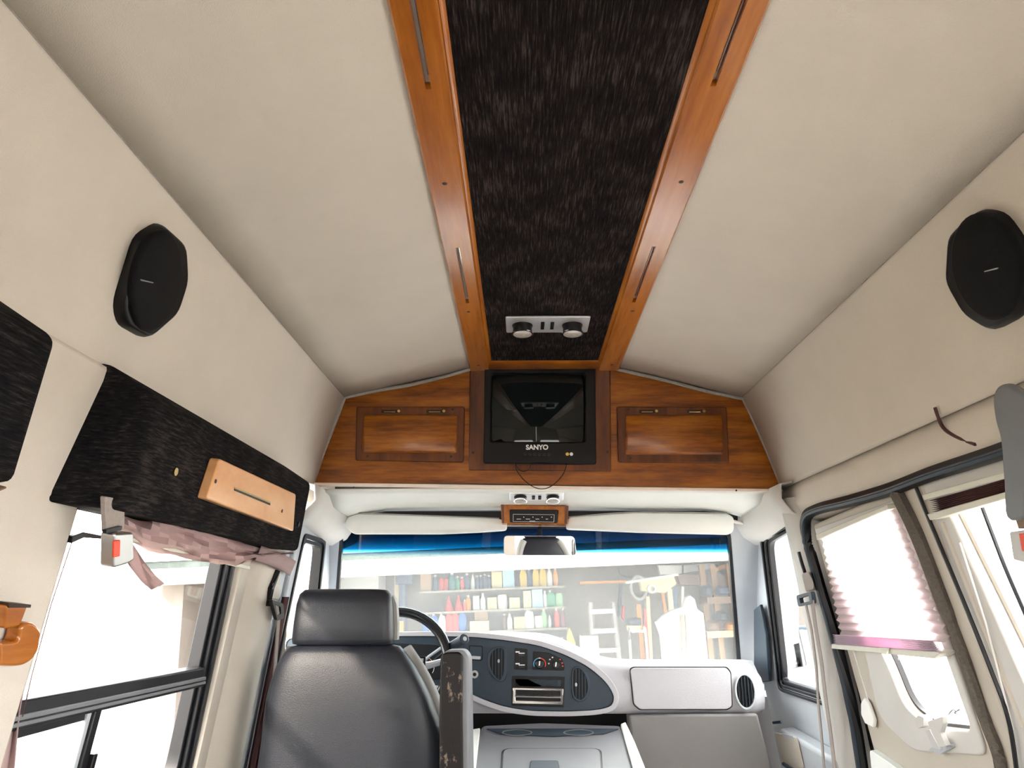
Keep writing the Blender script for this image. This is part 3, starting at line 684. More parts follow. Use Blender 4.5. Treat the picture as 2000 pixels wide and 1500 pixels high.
slotsL = [(.35, .985), (1.52, 1.84)]; slotsR = [(.35, .985), (1.52, 1.84)]
from_px = lambda pts: [K(*p) for p in pts]
for x0, x1, nm in ((xs[0], xs[1], 'L'), (xs[2], xs[3], 'R')):
    b = B(); xc = (x0+x1)/2; hw = .0042
    outl = [(x0, 2.008), (x0, 1.998), (x0+.004, 1.994), (xc-hw, 1.994), (xc-hw, 2.012), (x0, 2.012)]
    outr = [(x1, 2.008), (x1, 1.998), (x1-.004, 1.994), (xc+hw, 1.994), (xc+hw, 2.012), (x1, 2.012)]
    for prof_ in (outl, outr): b.skin([[V((x, Yr, z)) for x, z in prof_], [V((x, Yf, z)) for x, z in prof_]])
    y = Yr
    for a, c in slotsL+[(Yf, Yf)]:
        if a > y: b.box((xc, (y+a)/2, 2.003), (2*hw, a-y, .018))
        y = c
    r = obj('wooden_rail', b, 'woody', t)
    for a, c in slotsL:
        obj('slot', B().box((xc, (a+c)/2, 2.0125), (2*hw+.004, c-a+.01, .002)), 'black', r)
        obj('chrome_strip', B().tube([V((xc+.0016, a+.01, 2.004)), V((xc+.0016, c-.02, 2.004))], .0012, 6), 'chrome', r)
    for y in (1.255, 1.90, 2.375): obj('screw', disc(V((xc+(.006 if nm == 'R' else -.002), y, 1.9945)), (0, 0, -1), .0045, .0012), 'screwm', r)
b = B(); nx = 2
b.box(((xs[1]+xs[2])/2, (Yr+2.36)/2, 2.006), (xs[2]-xs[1]+.004, 2.36-Yr, .010)); obj('fabric_panel', b, 'weavey', t)
for x0, sg in ((xs[1], 1), (xs[2], -1)):
    obj('inner_molding', B().skin([[V((x0, y, 1.996)), V((x0+sg*.006, y, 1.9985)), V((x0+sg*.009, y, 2.003)), V((x0, y, 2.003))] for y in (Yr, 2.36)]), 'woody', t)
obj('end_rail', B().skin([[V((x, 2.345, 2.003)), V((x, 2.352, 1.997)), V((x, 2.372, 1.994)), V((x, 2.425, 1.994)), V((x, 2.44, 1.998)), V((x, 2.44, 2.012)), V((x, 2.345, 2.012))] for x in (xs[1]-.002, xs[2]+.002)]), 'woodx', t)
def map_light(label, P, ux, uy, n, w_, h_, lampr, loc, tilt=0.35, bl=1):
    t = thing('map_light', loc, label, 'map light', 'twin map lights')
    h_ = abs(h_); P = V(P); ux = V(ux); uy = V(uy); n = V(n)
    q = lambda x, y, o=0: P+ux*x+uy*y+n*o
    obj('bezel', B().prism(rp([q(-w_, -h_), q(w_, -h_), q(w_, h_), q(-w_, h_)], .007), n*.006), 'satin', t, bev=.002)
    for s in (-1, 1):
        ax = (n-uy*tilt).normalized(); c = q(s*w_*.60, 0, .004)
        lp = obj('lamp', B().lathe([(lampr*.95, -.006), (lampr*.95, .004*bl), (lampr*.85, .012*bl), (lampr*.9, .024*bl), (lampr*.92, .027*bl)], c, ax, 24), 'black', t)
        obj('lens', B().lathe([(lampr*.92, 0), (lampr*.92, .002), (lampr*.6, .004), (lampr*.1, .005)], c+ax*.0265*bl, ax, 24), 'lens', lp)
        obj('rim', B().ring([c+ax*.026*bl+p for p in circ(ax, lampr*1.0)], [c+ax*.026*bl+p for p in circ(ax, lampr*.86)], ax*.003), 'chrome', lp)
        obj('switch', B().prism([q(s*w_*.115-.005, -h_*.45, .006), q(s*w_*.115+.005, -h_*.45, .006), q(s*w_*.115+.005, h_*.45, .006), q(s*w_*.115-.005, h_*.45, .006)], n*.003), 'black', t, bev=.001)
    return t
def circ(ax, r, n=24):
    a = V(ax).orthogonal().normalized(); b_ = V(ax).cross(a); return [a*math.cos(2*math.pi*k/n)*r+b_*math.sin(2*math.pi*k/n)*r for k in range(n)]
mp_ = K(1069, 632, 1.999)
map_light('chrome twin map light set in the dark tweed ceiling panel', (mp_.x, mp_.y, 2.0), (1, 0, 0), (0, 1, 0), (0, 0, -1), (K(1150, 632).x-K(988, 632).x)/2, (onZ(1069, 617, 1.999).y-onZ(1069, 647, 1.999).y)/-2, .030, mp_, 0.05)
# ================================================================== CABINET
YC = 2.45
def Cb(x, y, d=0): return onY(x, y, YC-d)
t = thing('overhead_cabinet', V((.075, YC, 1.6)), 'glossy cherry wood overhead cabinet across the cab below the raised roof', 'cabinet')
face = [Cb(612, 944), Cb(673, 778), Cb(912, 722), Cb(912, 921), Cb(945, 921), Cb(1170, 921), Cb(1195, 921), Cb(1195, 722), Cb(1450, 778), Cb(1527, 954)]
b = B()
b.prism([Cb(612, 944), Cb(673, 777), Cb(918, 719), Cb(947, 719), Cb(947, 944)], (0, .018, 0))
b.prism([Cb(1165, 949), Cb(1165, 719), Cb(1205, 719), Cb(1450, 777), Cb(1527, 955)], (0, .018, 0))
b.prism([Cb(947, 944), Cb(947, 908), Cb(1165, 908), Cb(1165, 949)], (0, .018, 0))
obj('face_panel', b, 'woodx', t)
# TV surround frame
fr = [Cb(918, 716), Cb(1192, 716), Cb(1193, 921), Cb(916, 919)]
fi = [Cb(953, 720), Cb(1156, 720), Cb(1157, 898), Cb(952, 897)]
f_ = obj('television_surround', B().ring(fr, fi, (0, -.008, 0)), 'woodframe', t, bev=.003)
for x, y in ((1186, 883), (924, 884)): obj('screw', disc(Cb(x, y, .010), YN, .005, .001), 'screwm', f_)
for px, inn, hg, scr, lab in ((((697, 795), (908, 795), (906, 904), (695, 900)), ((711, 811), (893, 811), (892, 885), (708, 884)), (762, 850), ((718, 891), (881, 892), (884, 800)), 'left'),
                    (((1204, 795), (1418, 796), (1423, 905), (1207, 904)), ((1222, 811), (1409, 811), (1412, 888), (1221, 888)), (1265, 1358), ((1231, 895), (1399, 896), (1228, 800)), 'right')):
    d = obj('cabinet_door', B().prism(rp([Cb(*p) for p in px], .008), (0, -.008, 0)), 'woodframe', t, bev=.003)
    ip = rp([Cb(*p, .008) for p in inn], .006, 3); c0 = sum(ip, V())/len(ip)
    ip2 = [V((c0.x+(p.x-c0.x)*.965, p.y-.008, c0.z+(p.z-c0.z)*.93)) for p in ip]
    obj('raised_panel', B().skin([ip, [p-V((0, .004, 0)) for p in ip], ip2]), 'woodx', d, bev=.001)
    for hx in hg:
        h = obj('hinge', B().prism([Cb(x, y, .0085) for x, y in ((hx-17, 801), (hx+17, 801), (hx+17, 807), (hx-17, 807))], (0, -.002, 0)), 'screwm', d)
        obj('hinge_pin', B().tube([Cb(hx-12, 804.5, .012), Cb(hx+10, 804.5, .012)], .0016, 6), 'brass', h)
        obj('screw', disc(Cb(hx+17, 803, .0105), YN, .005, .002), 'brass', h)
    for s_ in scr: obj('screw', disc(Cb(*s_, .008), YN, .004, .001), 'screwm', d)
# pale edging under the cabinet
obj('edge_strip', B().prism([Cb(606, 943), Cb(1530, 956), Cb(1530, 962), Cb(606, 950)], (0, -.012, 0)), 'edge', t, bev=.002)
for x, y in ((691, 953), (1438, 959)): obj('screw', disc(Cb(x, y-1, .012), YN, .003, .001), 'black', t)
# grey cord piping round the cabinet
for seg in (((606, 945), (640, 862), (673, 776)), ((673, 776), (740, 762), (800, 752), (870, 735), (918, 721)), ((1531, 957), (1490, 860), (1453, 779)), ((1453, 779), (1380, 764), (1300, 743), (1205, 721))):
    obj('cord_piping', B().tube(curve([Cb(*p, .010) for p in seg], 4), .0062, 8), 'piping', t)
# ---------------- television
t = thing('television', V((.08, 2.45, 1.68)), 'small black tube television set into the overhead cabinet', 'television')
D = .030
tvq = [Cb(947, 716, D), Cb(1163, 716, D), Cb(1165, 906, D), Cb(944, 904, D)]
sc0 = [Cb(959, 728, D), Cb(1143, 728, D), Cb(1144, 863, D), Cb(957, 862, D)]
tvo = [p.copy() for p in tvq]
obj('casing', B().ring(rp(tvo, .006), rp(sc0, .012), (0, .06, 0)), 'black', t, bev=.004, seg=3)
obj('rear_casing', B().skin([[p+V((0, .06, 0)) for p in tvo], [V((.08+(p.x-.08)*.7, p.y+.3, 1.8+(p.z-1.8)*.7)) for p in tvo]]), 'black', t)
b = B(); rows = []; NX, NZ = 20, 16
for j in range(NZ+1):
    v = j/NZ; row = []
    for i in range(NX+1):
        u = i/NX; p = sc0[0].lerp(sc0[1], u).lerp(sc0[3].lerp(sc0[2], u), v)
        a, c = (u-.5)*2, (v-.5)*2
        row.append(V((p.x, p.y+.006+.020*(.55*a*a+.45*c*c), p.z)))
    rows.append(row)
b.grid(rows); obj('screen', b, 'crt', t, ang=80)
text('SANYO', .0215, Cb(1049, 874, D+.0012), (math.pi/2, 0, 0), t, 'white', 'logo', bold=.0007)
for i in range(6):
    x = 1026+i*9.2; obj('button', B().prism([Cb(x-3, 884.5, D), Cb(x+3, 884.5, D), Cb(x+3, 890, D), Cb(x-3, 890, D)], (0, -.002, 0)), 'rubber', t)
for x, m_ in ((1108, 'amber'), (1116, 'white')):
    obj('jack', B().lathe([(.0055, 0), (.0055, .002), (.003, .002), (.003, .0005)], Cb(x, 887, D), YN, 14), m_, t)
t = obj('cable', B().tube(curve([Cb(*p, .028) for p in ((1007, 905), (1009, 918), (1022, 936), (1040, 950), (1058, 955), (1076, 950), (1094, 934), (1103, 920), (1107, 904))], 5), .0015, 6), 'black')
tag(t, 'thin black cable looping down from under the television', 'cable')
t = obj('cable', B().tube(curve([Cb(*p, .026) for p in ((1007, 905), (1012, 915), (1022, 921), (1032, 917), (1038, 905))], 5), .0012, 6), 'black')
tag(t, 'short black cable in a small loop tight under the television', 'cable')
# ---------------- cab: second map light, visors, display, mirror
cz = lambda x, y: V((x, y, 1.60))
ml = onZ(1048, 968, 1.590); nn = V((0, -.35, -1)).normalized(); uy_ = V((1, 0, 0)).cross(nn); uy_ = uy_ if uy_.y > 0 else -uy_
map_light('chrome twin map light in the white cab headliner above the overhead display', ml, (1, 0, 0), uy_, nn, .088, .026, .022, ml, .0, .55)
for px, lab, rr in ((((676, 1010), (700, 1002), (975, 1012), (990, 1022), (990, 1036), (930, 1040), (860, 1043), (690, 1043), (674, 1030)), 'white sun visor folded up on the driver side', 0),
                (((1110, 1010), (1240, 1000), (1420, 1002), (1434, 1010), (1434, 1036), (1425, 1044), (1250, 1040), (1180, 1037), (1105, 1034)), 'white sun visor folded up on the passenger side', 1)):
    t = thing('sun_visor', onY(sum(p[0] for p in px)/len(px), 1030, 2.70), lab, 'sun visor', 'folded sun visors')
    P = rp([onY(x, y, 2.69) for x, y in px], .012, 4); c0 = sum(P, V())/len(P)
    def off(p, k, dy): return V((c0.x+(p.x-c0.x)*k, p.y+dy, c0.z+(p.z-c0.z)*(k if k == 1 else .86)))
    obj('pad', B().skin([[off(p, .985, -.003) for p in P], [off(p, 1, .006) for p in P], [off(p, 1, .016) for p in P], [off(p, .985, .025) for p in P]]), 'headliner2', t, ang=70)
    xa, xb = P[0].x, 0
    lx = [p.x for p in P]; 
    obj('edge_binding', B().tube(curve([onY(x, y, 2.687) for x, y in (px[1:3] if rr == 0 else px[0:3])], 5), .002, 6), 'piping', t)
    e = (672, 1026) if rr == 0 else (1437, 1026)
    obj('pivot_arm', B().tube([onY(e[0]+(6 if rr == 0 else -6), 1018, 2.70), onY(e[0]+(-18 if rr == 0 else 12), 1022, 2.72), onY(e[0]+(-24 if rr == 0 else 18), 1010, 2.75)], .006, 8), 'trimgrey', t)
# black strip standing in for the shade in the gap above the visors
struct('visor_gap_shade', B().prism([onY(x, y, 2.74) for x, y in ((650, 990), (1460, 990), (1460, 1022), (650, 1022))], (0, .01, 0)), 'black')
# overhead display
t = thing('overhead_display', onY(1044, 1023, 2.62), 'wooden housing with a black display panel above the mirror', 'display')
q = lambda x, y, d=0: onY(x, y, 2.64-d)
obj('wooden_housing', B().prism(rp([q(978, 985), q(1111, 988), q(1108, 1024), q(980, 1022)], .003), (0, .07, 0)), 'woody', t, bev=.003)
obj('end_cap', B().prism([q(979, 985, .001), q(984, 985, .001), q(985, 1022, .001), q(981, 1022, .001)], (0, .06, 0)), 'woodframe', t)
obj('end_cap', B().prism([q(1104, 988, .001), q(1110, 988, .001), q(1107, 1023, .001), q(1102, 1023, .001)], (0, .06, 0)), 'woodframe', t)
f_ = obj('face', B().prism(rp([q(995, 995), q(1091, 996), q(1089, 1022), q(996, 1021)], .006), (0, -.006, 0)), 'black', t, bev=.003)
obj('outline', B().ring([q(x, y, .0065) for x, y in ((1002, 1004), (1083, 1005), (1082, 1020), (1002, 1019))], [q(x, y, .0065) for x, y in ((1002.7, 1004.7), (1082.3, 1005.6), (1081.3, 1019.3), (1002.7, 1018.4))], (0, -.0005, 0)), 'steel', f_)
for x in (1023, 1041, 1059, 1077): obj('indicator', disc(q(x, 1010, .0062), YN, .0016, .001, 8), 'white', f_)
for x, w_ in ((1015, 6), (1033, 6), (1051, 5), (1069, 3), (1042, 8)):
    y = 1014 if w_ != 8 else 1018
    obj('marking', B().prism([q(x-w_, y-.7, .0062), q(x+w_*.4, y-.7, .0062), q(x+w_*.4, y+.4, .0062), q(x-w_, y+.4, .0062)], (0, -.0004, 0)), 'steel', f_)
# rear view mirror, aimed between the viewpoint and the rear seat
t = thing('rear_view_mirror', onY(1056, 1040, 2.70), 'rectangular rear view mirror hanging in front of the windshield', 'mirror')
Mp = onY(1056, 1065, 2.66); Tg = V((.36, -.75, 1.10)); mn = ((CAM-Mp).normalized()+(Tg-Mp).normalized()).normalized()
def onM(x, y, o=0): return onP(x, y, Mp+mn*o, mn)
mr_ = [onM(984, 1046), onM(1122, 1047), onM(1127, 1085), onM(984, 1085)]
obj('casing', B().skin([rp(mr_, .014, 4), rp([p-mn*.018 for p in mr_], .014, 4)]), 'ext_white', t, bev=.003)
obj('mirror_glass', B().prism(rp([onM(985, 1047, .0015), onM(1121, 1048, .0015), onM(1125.5, 1084, .0015), onM(985, 1084, .0015)], .013, 4), mn*.001), 'mirror', t)
obj('stem', B().tube([Mp-mn*.015, Mp+V((0, .07, .03)), Mp+V((0, .13, .07))], .008, 8), 'black', t)
# ================================================================== DASHBOARD
YD = 2.85
def Q(x, y, d=0): return onY(x, y, YD-d)
t = thing('dashboard', V((.05, 3.0, .88)), 'grey molded dashboard spanning the cab below the windshield', 'dashboard')
def ztop(X):
    a = 1.0/(1+math.exp((X-.19)/.045)); return 1.06+.095*a
b = B(); rows = []
XS = [-.80+i*(1.645/46) for i in range(47)]
for X in XS:
    e = max(0, (X-.76)/.085); zt = ztop(X)-.05*e*e; zb = .885; fy = YD + .05*e*e
    rows.append([V((X, y, z)) for y, z in ((3.32, 1.02), (3.15, 1.045), (3.02, max(1.05, zt-.03)), (2.95, zt-.005), (fy+.055, zt), (fy+.025, zt-.012), (fy+.007, zt-.035), (fy, zt-.07), (fy-.004, .98), (fy, .93), (fy+.01, .90), (fy+.03, zb), (fy+.10, zb-.005), (3.2, zb))])
b.grid(rows); obj('body', b, 'dash', t, ang=70)
obj('end_cap', B().prism(rows[-1], (.002, 0, 0)), 'dash', t)
bz = [(560, 1246), (680, 1244), (780, 1242), (860, 1242), (930, 1244), (988, 1250), (1052, 1260), (1103, 1278), (1148, 1301), (1180, 1328), (1194, 1348), (1199, 1362), (1194, 1379), (1166, 1386), (1110, 1389), (1040, 1388), (990, 1381), (950, 1368), (915, 1352), (880, 1340), (800, 1335), (560, 1335)]
bz = [Q(x, y, .0) for x, y in bz]; bp = []
for i, p in enumerate(bz): bp.append(p)
bzl = rp(bp, .03, 3)
obj('bezel', B().prism(bzl, (0, -.012, 0)), 'bezel', t, bev=.004, seg=3)
bo = [Q(*p) for p in ((560, 1237), (680, 1235), (780, 1234), (862, 1233), (934, 1235), (992, 1241), (1056, 1251), (1109, 1269), (1155, 1292), (1188, 1320), (1203, 1343), (1209, 1362), (1202, 1387), (1168, 1395), (1110, 1398), (1038, 1397), (985, 1390), (943, 1376), (908, 1360), (875, 1348), (800, 1344), (560, 1344))]
obj('bezel_lip', B().ring(rp(bo, .03, 3), bzl, (0, -.018, 0)), 'dash', t, bev=.006, seg=3)
q = lambda x, y, d=0: onY(x, y, YD-.012-d)
def panel(name, px, th, mat, parent, r=.003, d=0, bev=.001): return obj(name, B().prism(rp([q(x, y, d) for x, y in px], r, 4), (0, -th, 0)), mat, parent, bev=bev)
def vent(px, hole, slats, parent, knob):
    v = obj('air_vent', B().ring(rp([q(*p) for p in px], .018, 5), rp([q(*p) for p in hole], .015, 5), (0, -.008, 0)), 'bezel', parent, bev=.002)
    obj('duct', B().prism(rp([q(*p) for p in hole], .015, 5), (0, -.0005, 0)), 'black', v)
    for x, ya, yb in slats: obj('slat', B().prism([q(x, ya, .001), q(x+1.6, ya, .001), q(x+1.6, yb, .001), q(x, yb, .001)], (0, -.006, 0)), 'bezel', v)
    obj('knob', B().lathe([(.004, 0), (.004, .004)], q(*knob, .006), YN, 8, 1, 1.6), 'dash', v)
vent(((975, 1261), (989, 1264), (991, 1280), (990, 1318), (985, 1331), (975, 1332), (958, 1318), (952, 1298), (954, 1276), (962, 1266)), ((973, 1265), (984, 1268), (985, 1282), (984, 1316), (979, 1326), (973, 1327), (961, 1314), (956, 1297), (958, 1278), (964, 1270)), ((961, 1272, 1314), (967, 1268, 1322), (973, 1266, 1326), (979, 1268, 1325)), t, (974, 1291))
vent(((1118, 1304), (1130, 1300), (1143, 1310), (1152, 1328), (1153, 1350), (1145, 1366), (1133, 1372), (1120, 1366), (1116, 1352), (1116, 1320)), ((1120, 1307), (1129, 1304), (1139, 1312), (1146, 1328), (1148, 1348), (1141, 1362), (1132, 1367), (1122, 1362), (1119, 1350), (1119, 1320)), ((1124, 1306, 1364), (1130, 1304, 1367), (1136, 1309, 1365), (1142, 1318, 1360)), t, (1125, 1337))
f_ = panel('switch_panel', ((1005, 1266), (1030, 1268), (1030, 1309), (1004, 1307)), .002, 'black', t)
for y in (1276, 1299):
    panel('slide_switch', ((1013, y), (1025, y), (1025, y+6), (1013, y+6)), .008, 'rubber', f_, .001, .002)
    panel('marking', ((1007, y-4), (1015, y-4), (1015, y-1.5), (1007, y-1.5)), .0004, 'steel', f_, .0003, .002, 0)
    panel('marking', ((1013, y-1), (1025, y-1), (1025, y+.6), (1013, y+.6)), .0006, 'white', f_, .0003, .010, 0)
f_ = panel('climate_panel', ((1041, 1272), (1072, 1275), (1098, 1287), (1103, 1300), (1102, 1310), (1040, 1308)), .002, 'black', t, .005)
def dial(x, y, r, parent):
    k = obj('dial', B().lathe([(r, 0), (r, .010), (r*.8, .013)], q(x, y, .002), YN, 20), 'rubber', parent)
    obj('pointer', B().prism([q(x-1, y-6, .0153), q(x+1.5, y-6, .0153), q(x+.6, y+3, .0153), q(x-2, y+3, .0153)], (0, -.0006, 0)), 'white', k); return k
dial(1054, 1297, .015, f_); dial(1086, 1299, .013, f_)
def arc(cx, cy, r, a0, a1, mat):
    P, I = [], []
    for i in range(10):
        a = a0+(a1-a0)*i/9
        P.append(q(cx+r*math.cos(a), cy-r*math.sin(a), .0022)); I.append(q(cx+(r-1.6)*math.cos(a), cy-(r-1.6)*math.sin(a), .0022))
    obj('marking', B().prism(P+I[::-1], (0, -.0005, 0)), mat, f_)
arc(1054, 1297, 12.5, math.pi*1.15, math.pi*.55, 'skyblue'); arc(1054, 1297, 12.5, math.pi*.45, -math.pi*.15, 'red'); arc(1054, 1297, 12.5, math.pi*.55, math.pi*.45, 'white')
for x, y in ((1074, 1288), (1072, 1296), (1079, 1284), (1094, 1288), (1098, 1295), (1099, 1301)): panel('marking', ((x-1.4, y-1.2), (x+1.4, y-1.2), (x+1.4, y+1.2), (x-1.4, y+1.2)), .0004, 'steel' if x < 1085 else 'red', f_, .0003, .002, 0)
# radio opening with chrome edged pocket
f_ = obj('radio_slot', B().ring([q(*p) for p in ((1000, 1320), (1103, 1322), (1101, 1381), (999, 1378))], [q(*p) for p in ((1007, 1326), (1097, 1328), (1095, 1341), (1007, 1340))], (0, -.003, 0)), 'black', t, bev=.001)
obj('cavity', B().prism([q(*p, -.004) for p in ((1004, 1324), (1099, 1325), (1098, 1377), (1003, 1375))], (0, -.004, 0)), 'black', f_)
c_ = obj('chrome_tray', B().ring([q(*p, .003) for p in ((1002, 1343), (1100, 1345), (1099, 1376), (1001, 1374))], [q(*p, .003) for p in ((1007, 1347), (1095, 1349), (1095, 1370), (1007, 1368))], (0, -.006, 0)), 'chrome', f_, bev=.0015)
obj('tray_bar', B().tube([q(1007, 1359, .006), q(1095, 1361, .006)], .006, 10), 'chrome', c_)
panel('ashtray_gap', ((916, 1260), (943, 1261), (943, 1288), (939, 1291), (920, 1290), (915, 1286)), .001, 'black', t, .004)
panel('ashtray_lid', ((918, 1262), (941, 1263), (941, 1286), (938, 1289), (921, 1288), (917, 1284)), .003, 'bezel', t, .004)
panel('ashtray_pull', ((920, 1281), (939, 1282), (938, 1288), (922, 1287)), .004, 'bluegrey', t, .002, .003)
k = obj('lighter_socket', B().lathe([(.013, 0), (.013, .004), (.008, .004), (.008, .001)], q(927, 1317), YN, 20), 'steel', t); obj('plug', B().lathe([(.006, 0), (.006, .006)], q(927, 1317), YN, 14), 'black', k)
obj('panel_seam', B().tube([q(906, 1250, .001), q(906, 1335, .001)], .001, 5), 'black', t)
# instrument cluster
cl = obj('instrument_cluster', B().prism(rp([q(*p) for p in ((640, 1258), (780, 1257), (858, 1260), (880, 1275), (876, 1326), (800, 1330), (640, 1330))], .02), (0, -.003, 0)), 'rubber', t, bev=.002)
for cx_ in (690, 770, 828):
    g = obj('gauge', B().lathe([(.034, 0), (.034, .001)], q(cx_, 1303, .003), YN, 28), 'black', cl)
    P = [q(cx_+20*math.cos(a), 1303-20*math.sin(a), .0045) for a in [math.pi*(-.2+1.4*i/16) for i in range(17)]]
    obj('scale_marking', B().tube(P, .0008, 4), 'white', g)
    obj('needle', B().tube([q(cx_, 1303, .005), q(cx_-12, 1311, .005)], .0012, 5), 'red', g)
obj('warning_light', B().prism([q(*p, .004) for p in ((838, 1290), (846, 1290), (846, 1297), (838, 1297))], (0, -.001, 0)), 'red', cl)
# glove box and right vent, lower edge
def pan2(name, px, th, mat, r, parent=t, d=.004): return obj(name, B().prism(rp([Q(x, y, d) for x, y in px], r, 5), (0, -th, 0)), mat, parent, bev=.003, seg=3)
obj('glove_box_gap', B().ring(rp([Q(x, y, .004) for x, y in ((1229, 1306), (1236, 1302), (1420, 1302), (1428, 1312), (1431, 1380), (1421, 1387), (1248, 1387), (1236, 1376))], .008), rp([Q(x, y, .004) for x, y in ((1231, 1308), (1238, 1304), (1418, 1304), (1426, 1314), (1429, 1379), (1419, 1385), (1250, 1385), (1238, 1375))], .008), (0, -.001, 0)), 'black', t)
pan2('glove_box_lid', ((1231, 1308), (1238, 1304), (1418, 1304), (1426, 1314), (1429, 1379), (1419, 1385), (1250, 1385), (1238, 1375)), .005, 'dash', .008)
cc = Q(1455, 1350, .006)
def ell(rx, rz, dy): return [cc+V((rx*math.cos(a), dy, rz*math.sin(a))) for a in [2*math.pi*i/28 for i in range(28)]]
v = obj('air_vent', B().ring(ell(.037, .060, 0), ell(.030, .052, 0), (0, -.008, 0)), 'bluegrey', t, bev=.002)
obj('duct', B().prism(ell(.031, .053, 0), (0, -.0008, 0)), 'black', v)
for i in range(-2, 3):
    x = i*.011; zz = .050*math.sqrt(1-(x/.031)**2)
    obj('slat', B().box(cc+V((x, -.004, 0)), (.0022, .006, 2*zz)), 'bezel', v)
for x0, x1, yy in ((.42, .50, 3.00), (.53, .60, 3.01), (.63, .66, 3.01), (.70, .74, 3.005)):
    obj('defroster_slot', B().box(((x0+x1)/2, yy, 1.0535), (x1-x0, .010, .002)), 'padgrey', t)
# parts beneath
t = obj('lower_dash_panel', B().skin([[Q(x, y, d) for x, y, d in ((1228, 1397, .0), (1350, 1395, .012), (1480, 1394, .0))]+[V((.93, 2.90, .30)), V((.60, 2.88, .28)), V((.40, 2.90, .30))], [Q(x, y, d)+V((0, .08, .0)) for x, y, d in ((1228, 1397, .0), (1350, 1395, .012), (1480, 1394, .0))]+[V((.93, 2.98, .30)), V((.60, 2.96, .28)), V((.40, 2.98, .30))]]), 'dashlow', bev=.008, seg=3)
tag(t, 'plain grey knee panel below the glove box on the passenger side', 'dash panel')
# engine cover console
t = thing('engine_cover', V((.1, 2.5, 0)), 'grey molded engine cover between the seats below the dashboard', 'engine cover')
def EC(x, y, d=0):   # sloping top plane
    n = V((0, -.28, 1)).normalized(); return onP(x, y, V((0, 2.80, .855))+n*d, n)
en = V((0, -.28, 1)).normalized()
tp = [EC(940, 1416), EC(1060, 1410), (EC(1215, 1416)), EC(1232, 1480), EC(1265, 1580), EC(880, 1580), EC(925, 1480)]
obj('top', B().prism(rp(tp, .02), -en*.10), 'cover', t, bev=.012, seg=3)
obj('body', B().skin([[V((-.15, 2.15, .01)), V((.50, 2.15, .01)), V((.46, 2.84, .01)), V((-.15, 2.84, .01))], [V((-.145, 2.32, .60)), V((.42, 2.22, .60)), V((.36, 2.80, .78)), V((-.16, 2.80, .78))]]), 'carpet', t, bev=.02)
obj('cup_recess', B().prism(rp([EC(x, y, .001) for x, y in ((948, 1424), (1210, 1424), (1180, 1434), (1080, 1439), (980, 1435))], .01), en*.002), 'bezel', t)
for x in (1010, 1130): obj('cup_ring', B().ring(*[[EC(x+rx*math.cos(a), 1431+ry*math.sin(a), .003) for a in [2*math.pi*i/20 for i in range(20)]] for rx, ry in ((30, 6), (27, 5))], en*.001), 'padgrey', t)
obj('lid_seam', B().ring(rp([EC(*p, .001) for p in ((980, 1462), (1175, 1462), (1182, 1580), (972, 1580))], .03), rp([EC(*p, .001) for p in ((982, 1464), (1173, 1464), (1180, 1578), (974, 1578))], .03), en*.001), 'black', t)
obj('lid', B().prism(rp([EC(*p) for p in ((983, 1465), (1172, 1465), (1179, 1576), (975, 1576))], .03), en*.006), 'cover', t, bev=.003)
obj('latch', B().prism(rp([EC(*p, .006) for p in ((1036, 1488), (1090, 1488), (1094, 1510), (1032, 1510))], .008), en*.006), 'bezel', t, bev=.003)
for pts in (((915, 1432), (938, 1428), (930, 1500), (925, 1580), (895, 1580)), ((1212, 1420), (1222, 1416), (1240, 1455), (1290, 1580), (1255, 1580), (1232, 1490))):
    o_ = obj('carpet_edge', B().prism([EC(x, y, -.004) for x, y in pts], en*.012), 'headliner2', t, bev=.004)
# ================================================================== STEERING WHEEL
t = thing('steering_wheel', onY(762, 1300, 2.60), 'grey four spoke steering wheel half hidden behind the driver seat', 'steering wheel')
wc = onY(764, 1302, 2.60); wt = math.radians(24); wa = V((1, 0, 0)); wb_ = V((0, math.sin(wt), math.cos(wt))); wnn = wa.cross(wb_)
if wnn.y > 0: wnn = -wnn
RW = .183
b = B(); loops = []
NR = 48
for i in range(NR+1):
    a = 2*math.pi*i/NR; rad = wa*math.cos(a)+wb_*math.sin(a)
    loops.append([wc+rad*(RW+.0165*math.cos(k*math.pi/5))+wnn*.0165*math.sin(k*math.pi/5) for k in range(10)])
b.skin(loops, cap=False); obj('rim', b, 'wheel', t, ang=80)
for a in (.12, -.55, math.pi-.12, math.pi+.55):
    p = wc+(wa*math.cos(a)+wb_*math.sin(a))*RW; m_ = wc+(wa*math.cos(a)+wb_*math.sin(a))*.06-wnn*.03
    obj('spoke', B().tube([p, p.lerp(m_, .5)-wnn*.01, m_], [.009, .011, .018], 8), 'bluegrey', t)
h = obj('hub', B().prism(rp([wc+wa*x+wb_*y-wnn*.035 for x, y in ((-.075, .06), (.075, .06), (.085, -.03), (.04, -.09), (-.04, -.09), (-.085, -.03))], .03), wnn*.03), 'bluegrey', t, bev=.01, seg=3)
for s in (-1, 1):
    p = obj('button_pod', B().prism(rp([wc+wa*(s*.095+x)+wb_*(y)+wnn*.0 for x, y in ((-.014, .032), (.014, .032), (.014, -.032), (-.014, -.032))], .006), wnn*.006), 'black', t, bev=.002)
    for y in (-.018, 0, .018): obj('button', B().box(wc+wa*s*.095+wb_*y+wnn*.008, (.014, .004, .010)), 'bluegrey', p)
obj('column', B().tube([wc-wnn*.02, wc-wnn*.25], .045, 14), 'bezel', t)
ge = [onY(850, 1290, 2.74), onY(872, 1272, 2.68), onY(882, 1264, 2.65)]
t = thing('shift_lever', ge[0], 'column shift lever with a grey cylindrical knob right of the steering wheel', 'lever')
obj('stalk', B().tube(ge, .007, 8), 'black', t)
